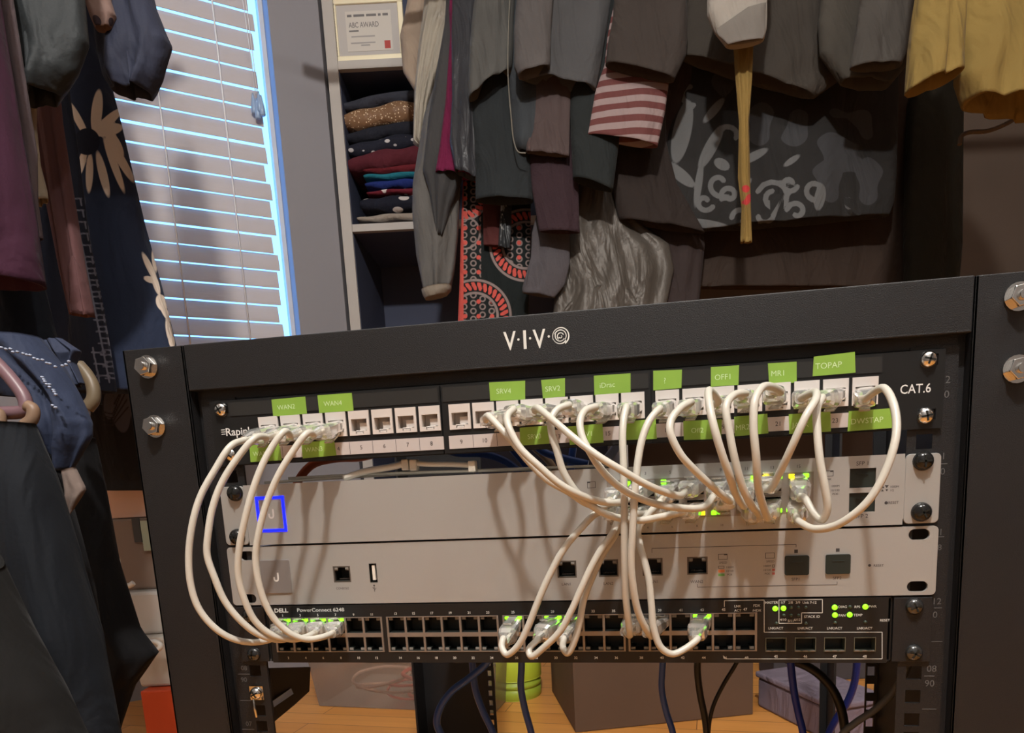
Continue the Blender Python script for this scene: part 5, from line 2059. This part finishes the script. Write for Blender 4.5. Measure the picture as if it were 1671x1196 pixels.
# white shirt hem + yellow strap + yellow shirt
white = cloth('white_cotton', 200, 190, 178)
ws = garment('shirt', 'white shirt with a turned up hem above the yellow strap', [(1168, -60), (1154, 0), (1154, 25), (1166, 52), (1184, 74)], [(1262, -60), (1251, 0), (1251, 30), (1250, 50), (1246, 66)], 1400, 24,
             white, folds=1, amp=3, group=GB)
inner = garment('hem_lining', 'grey inner side of the turned hem', [(1250, 4), (1220, 12), (1168, 48), (1170, 56), (1188, 73)], [(1250, 6), (1249, 20), (1249, 45), (1248, 55), (1245, 64)], 1372, 6,
                cloth('grey_lining', 150, 142, 134), folds=1, amp=1, hang=False, rows=30)
attach(inner, ws, 'grey inner side of the turned hem')
ymat = printed('yellow_strap_cloth', (170, 138, 76), [('stain', (190, 62, 62))])
garment('fabric_belt', 'narrow yellow fabric belt with a red mark hanging below the white shirt', [(1196, 60), (1200, 130), (1206, 200), (1204, 290), (1210, 340), (1208, 396)],
        [(1230, 60), (1227, 130), (1222, 200), (1224, 290), (1225, 340), (1227, 396)], 1440, 8, ymat, cat='fabric belt', folds=2, amp=6, group=None, rows=70,
        prints={'stain': lambda P: sdf_ellipses(P, [(1217, 308, 7, 6, 0), (1221, 325, 5, 9, 20), (1216, 330, 7, 4, 0)])})
yel = cloth('mustard_cotton', 166, 138, 76)
garment('shirt', 'mustard yellow shirt at the upper right with loose folded hem', [(1506, -60), (1492, 20), (1484, 80), (1480, 150)], [(1572, -60), (1567, 20), (1564, 80), (1562, 124)], 1150, 40,
        yel, folds=2, amp=10, group=GB)
garment('shirt', 'mustard yellow sleeve with a stitched cuff at the right photo edge', [(1560, -60), (1562, 20), (1562, 90), (1560, 130), (1575, 166)], [(1760, -60), (1770, 30), (1775, 90), (1770, 140), (1730, 186)], 1180, 50,
        yel, folds=3, amp=16, group=GB)
cable('drawstring', 'thin grey drawstring hanging below the yellow sleeve', 'drawstring', [dep(x, y, 1350) for x, y in ((1566, 236), (1569, 222), (1582, 216), (1610, 214), (1640, 203), (1668, 186), (1700, 165), (1730, 120))],
      4.0, cloth('grey_cord', 124, 108, 94))

# --- left cluster
DAISY = [(158, 182, 9, 36, 6), (176, 198, 8, 30, 48), (177, 212, 24, 10, -12), (187, 236, 10, 26, -28), (198, 262, 7, 40, -30), (186, 268, 6, 48, -20),
         (168, 284, 7, 38, -14), (146, 282, 6, 32, 2), (133, 266, 6, 26, 16), (128, 196, 6, 34, -28),
         (244, 436, 5, 26, -26), (252, 426, 4, 18, -8), (244, 456, 10, 5, 20), (254, 462, 5, 20, -18), (264, 494, 9, 14, -20), (270, 510, 5, 18, -30), (276, 540, 5, 20, -10), (280, 556, 5, 12, -10)]
LEAF = [(122, 292, 8, 26, -25), (128, 320, 9, 20, -25), (132, 345, 8, 18, -20), (138, 372, 7, 20, -15), (143, 400, 6, 24, -10)]
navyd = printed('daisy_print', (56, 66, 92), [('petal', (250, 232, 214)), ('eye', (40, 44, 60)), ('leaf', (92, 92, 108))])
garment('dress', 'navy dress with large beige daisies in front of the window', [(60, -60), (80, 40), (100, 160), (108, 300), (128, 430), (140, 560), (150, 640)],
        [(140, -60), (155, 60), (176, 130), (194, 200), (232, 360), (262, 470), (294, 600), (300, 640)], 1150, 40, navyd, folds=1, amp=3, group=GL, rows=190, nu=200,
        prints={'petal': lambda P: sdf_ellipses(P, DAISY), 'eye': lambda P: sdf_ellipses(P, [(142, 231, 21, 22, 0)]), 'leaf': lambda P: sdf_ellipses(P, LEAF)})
GRIDS = []
rg = random.Random(5)
for k in range(16):
    y = 320 + k * 19
    x = 118 + (y - 320) * .20
    GRIDS += [(x, y, x + 3.6, y + 19), (x, y + 4, x + 15, y + 4), (x + 13, y + 4, x + 15, y + 15)]
    if k > 4:
        GRIDS += [(x - 3, y + 12, x + 18, y + 12)]
    if k > 12:
        GRIDS += [(x - 16, y, x - 13, y + 19), (x - 18, y + 8, x + 4, y + 8)]
gridm = printed('line_grid_print', (46, 50, 66), [('lines', (124, 126, 142))])
garment('skirt', 'dark garment with thin pale broken grid lines left of the daisy dress', [(98, 260), (104, 400), (118, 520), (118, 640)], [(128, 260), (142, 380), (166, 500), (188, 640)], 1060, 26,
        gridm, folds=1, amp=2, group=GL, rows=150, nu=120, prints={'lines': lambda P: sdf_lines(P, GRIDS, 1.3)})
garment('jacket', 'dark denim jacket sleeve hanging against the window', [(150, -60), (156, 20), (164, 90), (174, 130), (186, 150)], [(236, -60), (252, 10), (270, 55), (278, 72), (262, 126), (246, 152)], 1000, 32,
        cloth('slate_denim', 66, 70, 90, rough=.7), folds=2, amp=12, group=GL, matched=False, wav=1.6)
garment('blouse', 'small leopard print sleeve beside the denim sleeve', [(136, -60), (140, 0), (150, 30), (158, 50)], [(178, -60), (180, 0), (188, 25), (180, 44)], 960, 22,
        spotted('leopard_print', (168, 138, 128), (58, 46, 52), 55, .30), folds=1, amp=4, group=GL)
garment('coat', 'dark olive coat with a wide rounded hem at the upper left', [(-60, -60), (-30, 20), (8, 90), (24, 140), (34, 168)], [(126, -60), (136, 0), (142, 70), (124, 118), (96, 154)], 820, 28,
        cloth('dark_olive', 60, 64, 66, rough=.6), folds=2, amp=9, group=GL)
garment('dress', 'plum red long garment along the left photo edge', [(-120, 20), (-100, 200), (-70, 460)], [(-4, 20), (22, 180), (45, 320), (56, 400), (66, 464)], 720, 40,
        cloth('plum_red', 80, 42, 64), folds=2, amp=7, group=GL)
garment('dress', 'dusty rose long garment behind the olive coat', [(55, 60), (62, 200), (80, 330), (100, 440), (116, 514)], [(88, 60), (100, 200), (118, 320), (136, 430), (152, 516)], 940, 24,
        cloth('dusty_rose', 136, 96, 96), folds=2, amp=6, group=GL)
garment('blouse', 'cream top with a rolled cuff showing between the plum and rose garments', [(28, 100), (34, 200), (44, 290), (52, 330), (58, 336)], [(58, 100), (58, 200), (66, 270), (76, 310), (78, 325)], 840, 20,
        cloth('cream_linen', 205, 188, 164), folds=2, amp=5, group=GL)
garment('top', 'pale mauve narrow hem below the cream cuff', [(40, 250), (46, 320), (56, 392)], [(60, 250), (62, 330), (70, 390)], 800, 14, cloth('pale_mauve', 128, 112, 116), folds=1, amp=3, group=GL)
garment('coat', 'long navy black coat filling the back of the left cluster', [(-80, 100), (-60, 300), (-60, 500), (-60, 640)], [(110, 200), (130, 400), (150, 540), (165, 660)], 1180, 30,
        cloth('navy_black', 48, 54, 74), folds=4, amp=8, group=GL)
garment('sweater', 'black jumper hem under the plum garment', [(-90, 330), (-80, 460), (-70, 590)], [(50, 330), (66, 460), (100, 600)], 800, 34, cloth('ink_black', 40, 46, 58), folds=2, amp=7, group=GL)

# lower tier at the left: shirts and trousers on hangers
LG = 'clothes on the lower left rod'
LRZ = dep(20, 500, 840)[2]
la, lb_ = plan(50, 500, 860), plan(-300, 500, 700)
rodL = rod('closet_rod', la, lb_, LRZ, 'lower metal rod at the left side', 11)
dsh = garment('shirt', 'blue denim shirt with embroidered yoke on the lower left rod', [(-60, 555), (-10, 590), (60, 640), (72, 690), (72, 730), (90, 770)], [(60, 548), (100, 600), (128, 650), (148, 690), (148, 712), (118, 766)], 700, 30,
        cloth('blue_denim', 68, 78, 106, rough=.7), folds=2, amp=11, group=LG, hang=False, wav=1.5)
garment('shirt', 'blue denim collar and sleeve behind the embroidered shirt', [(74, 556), (88, 580), (104, 610), (112, 634)], [(100, 552), (130, 572), (122, 592), (136, 626)], 740, 24,
        cloth('blue_denim_light', 76, 84, 110, rough=.7), folds=2, amp=8, group=LG, hang=False)
mb = MB()
rg = random.Random(3)
for (xa, ya), (xb, yb2), n_ in (((0, 566), (58, 584), 9), ((58, 584), (92, 600), 5), ((66, 612), (92, 646), 9), ((84, 660), (92, 664), 2), ((98, 596), (114, 590), 3)):
    for k in range(n_):
        t = (k + .5) / n_
        p = dep(xa + (xb - xa) * t + rg.uniform(-2, 2), ya + (yb2 - ya) * t + rg.uniform(-2, 2), 655)
        mb.lathe(p[0], p[2], [(.1, p[1] - 1.4), (1.0, p[1] - 1.0), (1.2, p[1]), (1.0, p[1] + 1.5), (.4, p[1] + 2)], 8)
emb = mb.build('embroidery', mat('silver_thread', (.40, .45, .58), .35))
attach(emb, dsh, 'pale blue beaded embroidery')
# plastic hangers
PINKH = mat('mauve_hanger_plastic', srgb(116, 88, 94), .4)


def tri_hanger(label, pix, D, r, m, group=None, hookpt=None, clips=None):
    h = None
    mb = MB()
    P = [dep(x, y, D) for x, y in pix]
    mb.tube(catmull(P, 6), r, 10)
    h = tag(mb.build('clothes_hanger', m), label, 'clothes hanger', group)
    for c in clips or []:
        mb = MB()
        Q = [dep(x, y, D - 8) for x, y in c]
        mb.tube(catmull(Q, 6), r * .9, 10)
        mb.build('clip', mat('clip_plastic', srgb(132, 106, 86), .45), h)
    return h


tri_hanger('mauve plastic clip hanger at the left photo edge', [(-40, 560), (-6, 592), (18, 618), (40, 650), (42, 668), (34, 672), (0, 674), (-60, 676)], 640, 6.0, PINKH,
           clips=[[(44, 662), (54, 668), (52, 684), (40, 694)], [(-12, 672), (-2, 676), (0, 690)]])
tri_hanger('tan curved hanger end behind the denim collar', [(128, 596), (142, 612), (152, 632), (152, 652), (142, 666)], 820, 7.5, mat('tan_plastic', srgb(112, 98, 78), .45))
JE = cloth('black_denim', 34, 38, 45, rough=.8)
garment('trousers', 'black jeans hanging from the mauve hanger', [(-60, 690), (-50, 850), (-20, 1000), (60, 1110), (100, 1230)], [(48, 690), (84, 780), (120, 900), (158, 1040), (182, 1160), (196, 1230)], 600, 36, JE,
        folds=1, amp=7, group=LG, hang=False)
garment('trousers', 'charcoal trousers in the lower left corner with a pressed crease', [(-120, 860), (-110, 1000), (-100, 1230)], [(-10, 930), (40, 1030), (100, 1130), (150, 1230)], 520, 34,
        cloth('charcoal_trouser', 37, 36, 35), folds=1, amp=6, group=LG, hang=False)
garment('trousers', 'black trousers behind the black jeans', [(-40, 700), (0, 900), (30, 1060), (60, 1230)], [(66, 700), (100, 780), (150, 960), (190, 1230)], 690, 30,
        cloth('soft_black', 29, 29, 33), folds=2, amp=6, group=LG, hang=False)
garment('skirt', 'long black skirt flaring toward the storage boxes', [(60, 700), (90, 830), (120, 960), (150, 1100), (196, 1230)], [(150, 715), (168, 800), (190, 920), (226, 1030), (256, 1066), (218, 1120), (196, 1190), (200, 1230)], 880, 30,
        cloth('flat_black', 27, 26, 28), folds=2, amp=6, group=LG, hang=False)
garment('cloth_tag', 'pale beige pointed cloth corner among the black trousers', [(102, 768), (108, 800), (112, 838)], [(122, 762), (140, 798), (114, 840)], 640, 6,
        cloth('pale_beige', 168, 148, 138), folds=1, amp=2, rows=16, hang=False)
garment('shirt', 'dark garment with a grey striped emblem left of the rack post', [(136, 560), (150, 640), (150, 720), (160, 800)], [(220, 560), (228, 640), (236, 720), (240, 800)], 1300, 20,
        printed('emblem_cloth', (52, 47, 44), [('mark', (88, 84, 92)), ('bar', (52, 47, 46))]), folds=1, amp=3, group=GL, rows=110, nu=120,
        prints={'mark': lambda P: sdf_ellipses(P, [(196, 664, 16, 42, -8), (178, 660, 9, 24, 0), (205, 650, 9, 34, -10)]),
                'bar': lambda P: sdf_lines(P, [(168, 672 + 7 * k, 184, 676 + 6 * k) for k in range(4)] + [(184, 676 + 6 * k, 203 + 2 * k, 628 + 12 * k) for k in range(4)] + [(186, 660, 196, 640)], 1.2)}, hang=True)

# --- storage boxes left of the rack
def pxbox(mb, x0, x1, y0, y1, D, T, taper=0, z0=None):
    a = dep(x0, y0, D)
    b = dep(x1, y0, D)
    zt2 = a[2]
    zb2 = dep(x0, y1, D)[2] if z0 is None else z0
    room_box(mb, a[:2], UB, float(np.linalg.norm(b[:2] - a[:2])), NB, T, zb2, zt2, taper)
    return a, b, zb2, zt2


CLB = mat('clear_bin', (0.82, 0.80, 0.76), .22, trans=.45, ior=1.2)
MILK = mat('milky_bin', (0.62, 0.58, 0.52), .35, trans=.25, ior=1.2)
mb = MB()
a, b, z0, z1 = pxbox(mb, 228, 310, 1128, 1196, 1330, 200, z0=FLOOR + .5)
tag(mb.build('storage_box', mat('orange_red_plastic', srgb(196, 72, 36), .45), bevel=3), 'orange red storage box on the floor left of the rack', 'storage box')
mb = MB()
pxbox(mb, 206, 300, 1042, 1126, 1326, 230, taper=8, z0=z1 + 1)
wb = tag(mb.build('storage_bin', MILK, bevel=6), 'milky white bin stacked on the orange red box', 'storage bin')
z2 = dep(206, 1042, 1326)[2]
mb = MB()
pxbox(mb, 196, 300, 968, 1040, 1332, 230, taper=4, z0=z2 + 1)
tag(mb.build('storage_bin', CLB, bevel=6), 'clear bin with a sloping front above the milky white bin', 'storage bin')
z3 = dep(196, 968, 1332)[2]
mb = MB()
pxbox(mb, 170, 296, 848, 966, 1338, 230, taper=0, z0=z3 + 1)
tag(mb.build('storage_bin', mat('smoky_clear_bin', srgb(150, 132, 120), .25, trans=.3, ior=1.2), bevel=5), 'tall smoky clear bin of odds and ends left of the rack', 'storage bin')
z4 = dep(170, 848, 1338)[2]
mb = MB()
pxbox(mb, 156, 296, 792, 846, 1334, 230, z0=z4 + 1)
tag(mb.build('storage_box', mat('pinkish_card', srgb(214, 184, 170), .7), bevel=2), 'pinkish beige box topping the stack left of the rack', 'storage box')
for x0_, x1_, y0_, y1_, c_, lab_ in ((214, 226, 846, 886, (0.05, 0.05, 0.05), 'black strip showing on the smoky clear bin front'),
                                    (228, 240, 850, 900, (0.36, 0.42, 0.33), 'pale green sheet showing on the smoky clear bin front')):
    mb = MB()
    pxbox(mb, x0_, x1_, y0_, y1_, 1333, 3)
    tag(mb.build('sheet', mat('sheet_%d' % x0_, c_, .6)), lab_, 'sheet')
mb = MB()
P = [dep(x, y, 1290) for x, y in ((188, 912), (188, 950), (196, 956), (212, 955), (218, 951))]
mb.tube(catmull(P, 5), 5, 8)
hk = mb.build('hook_arm', mat('hook_white', (.62, .6, .56), .4))
mb = MB()
pa, pb_ = dep(176, 912, 1292), dep(194, 952, 1292)
mb.box(pa[0], pb_[0], pa[1], pa[1] + 8, pb_[2], pa[2])
o = mb.build('bracket', MATS['hook_white'], bevel=1)
tag(o, 'white plastic hook bracket on the smoky clear bin', 'hook')
hk.parent = o
hk.location = hk.location - o.location
mb = MB()
P = [dep(x, y, 1290) for x, y in ((204, 990), (205, 1010), (214, 1030), (236, 1046), (256, 1048), (262, 1054), (258, 1060))]
mb.tube(catmull(P, 5), 5, 8)
tag(mb.build('hook', MATS['hook_white']), 'white curved handle on the clear bin', 'hook')

# --- under the rack: clear bin, tub, brown box, lavender box on the floor
def fl(px, py):
    return P2(atz(px, py))


A_, B_ = fl(522, 1152), fl(706, 1160)
U_ = (B_ - A_) / np.linalg.norm(B_ - A_)
N_ = np.array([-U_[1], U_[0]])
bin_ = thing('storage_bin', (*((A_ + B_) / 2), FLOOR), 'clear plastic bin holding pink cables on the floor behind the rack', 'storage bin')
CLW = mat('clear_bin_wall', (0.66, 0.57, 0.50), .14, trans=.8, ior=1.12)
mb = MB()
Lb, Tb, Hb = 470.0, 280.0, 150.0


def pb(a, n, z):
    p = A_ + U_ * a + N_ * n
    return (p[0], p[1], FLOOR + z)


def slab(c0, c1, c2, c3, t):
    """thin wall from four corners, thickened along its normal"""
    c = [np.array(x, float) for x in (c0, c1, c2, c3)]
    nrm = np.cross(c[1] - c[0], c[3] - c[0])
    nrm /= np.linalg.norm(nrm)
    mb.hexa([tuple(x) for x in c], [tuple(x + nrm * t) for x in c])


ov = 14
slab(pb(0, 0, 2), pb(Lb, 0, 2), pb(Lb + ov, -ov, Hb), pb(-ov, -ov, Hb), 2.0)
slab(pb(0, Tb, 2), pb(Lb, Tb, 2), pb(Lb + ov, Tb + ov, Hb), pb(-ov, Tb + ov, Hb), -2.0)
slab(pb(0, 0, 2), pb(0, Tb, 2), pb(-ov, Tb + ov, Hb), pb(-ov, -ov, Hb), -2.0)
slab(pb(Lb, 0, 2), pb(Lb, Tb, 2), pb(Lb + ov, Tb + ov, Hb), pb(Lb + ov, -ov, Hb), 2.0)
slab(pb(0, 0, 2), pb(Lb, 0, 2), pb(Lb, Tb, 2), pb(0, Tb, 2), -1.8)
mb.build('tub', CLW, bin_)
mb = MB()
for c0, c1 in (((-ov, -ov), (Lb + ov, -ov)), ((-ov, Tb + ov), (Lb + ov, Tb + ov)), ((-ov, -ov), (-ov, Tb + ov)), ((Lb + ov, -ov), (Lb + ov, Tb + ov))):
    mb.tube([pb(*c0, Hb), pb(*c1, Hb)], 5, 8)
mb.tube([pb(-ov * .8, -ov * .8 - 2, Hb - 26), pb(Lb + ov, -ov * .8 - 2, Hb - 26)], 2, 6)
mb.build('rim', CLW, bin_)
PINKC = mat('pink_cable', srgb(220, 84, 72), .5)
rg = random.Random(9)
for k, (m_, r, lab) in enumerate(((PINKC, 5, 'pink cable coil lying right in the clear bin'), (mat('pale_cord', srgb(205, 170, 150), .5), 4, 'pale cord coil lying left in the clear bin'), (PINKC, 3.5, 'thin pink cord looped in the middle of the clear bin'))):
    pts = []
    cx, cz = (300, 140, 220)[k], (60, 55, 40)[k]
    for j in range(15):
        t = j / 14
        a = t * 4 * math.pi + k
        pts.append(pb(cx + (110 - 20 * k) * math.cos(a) * (1 - .25 * t), 90 + 60 * math.sin(a), 14 + cz * (.5 + .45 * math.sin(a * .5 + k))))
    cable('coiled_cable', lab, 'coiled cable', pts, r, m_)
# lime tub
c = fl(838, 1146) + np.array([-8, 66])
R_ = 66
tub = thing('lidded_tub', (c[0], c[1], FLOOR), 'round lime green tub with ridged base on the floor', 'tub')
LIME = mat('lime_plastic', srgb(190, 205, 60), .4)
LIME2 = mat('lime_plastic_dark', srgb(160, 178, 56), .45)
mb = MB()
mb.lathe(c[0], c[1], [(R_ - 2, FLOOR), (R_, FLOOR + 3), (R_ + 1, FLOOR + 26), (R_ - 1, FLOOR + 27), (R_ - 1, FLOOR + 30), (R_ + 1, FLOOR + 31), (R_ + 1, FLOOR + 40), (R_ - 1, FLOOR + 41), (R_ - 1, FLOOR + 50)], 48, 'z')
mb.build('body', LIME2, tub)
mb = MB()
mb.lathe(c[0], c[1], [(R_ + 2, FLOOR + 50.5), (R_ + 3, FLOOR + 54), (R_ + 2, FLOOR + 108), (R_ - 8, FLOOR + 120), (R_ - 20, FLOOR + 123)], 48, 'z')
mb.build('lid', LIME, tub)
# brown box
C0, C1, C2 = fl(939, 1196), fl(1229, 1166), fl(883, 1137)
Ux = (C1 - C0) / np.linalg.norm(C1 - C0)
Nx = np.array([-Ux[1], Ux[0]])
BRN = mat('brown_card', srgb(98, 76, 60), .75, var=.08, vscale=6)
box = thing('cardboard_box', (*((C0 + C1) / 2 + Nx * 120), FLOOR), 'large brown cardboard box on the floor behind the rack', 'box')
Lx = float(np.linalg.norm(C1 - C0))
mb = MB()
room_box(mb, C0, Ux, Lx, Nx, 300, FLOOR + .5, FLOOR + 236)
mb.build('body', BRN, box, bevel=2)
mb = MB()
room_box(mb, C0 - Ux * 1, Ux, Lx / 2 - 1 + 1, Nx, 300, FLOOR + 236.5, FLOOR + 239)
mb.build('flap', BRN, box)
mb = MB()
room_box(mb, C0 + Ux * (Lx / 2 + 1), Ux, Lx / 2, Nx, 300, FLOOR + 236.5, FLOOR + 239)
mb.build('flap', BRN, box)
Q0 = plan(1262, 1120, 1800)
mb = MB()
room_box(mb, Q0, UB, 330, NB, 120, FLOOR + .5, FLOOR + 330)
gb = mb.build('storage_box', mat('dark_grey_card', srgb(74, 70, 74), .8), bevel=2)
tag(gb, 'tall dark grey box on the floor behind the lavender box', 'storage box')
mb = MB()
room_box(mb, Q0 - UB * 4 - NB * 4, UB, 338, NB, 128, FLOOR + 331, FLOOR + 350)
mb.build('lid', MATS['dark_grey_card'], gb)
# lavender box with its long side toward the rack
D0, D1 = fl(1236, 1152), fl(1336, 1204)
Uy = (D1 - D0) / np.linalg.norm(D1 - D0)
Ny = np.array([-Uy[1], Uy[0]])
zl = dep(1240, 1092, float((np.array([*D0, FLOOR]) - CAM) @ -RI[:, 2]))[2]
lav = thing('fabric_box', (*((D0 + D1) / 2 + Ny * 60), FLOOR), 'lavender grey fabric box lying slanted at the right behind the rack', 'box')
LAVM = cloth('lavender_cloth', 176, 160, 178)
mb = MB()
room_box(mb, D0, Uy, float(np.linalg.norm(D1 - D0)) + 40, Ny, 130, FLOOR + .5, min(zl, FLOOR + 110) - 14)
mb.build('body', LAVM, lav, bevel=6)
mb = MB()
room_box(mb, D0 - Uy * 5 - Ny * 4, Uy, float(np.linalg.norm(D1 - D0)) + 50, Ny, 138, min(zl, FLOOR + 110) - 13.5, min(zl, FLOOR + 110))
mb.build('lid', LAVM, lav, bevel=4)
print('scene built', len(bpy.data.objects))
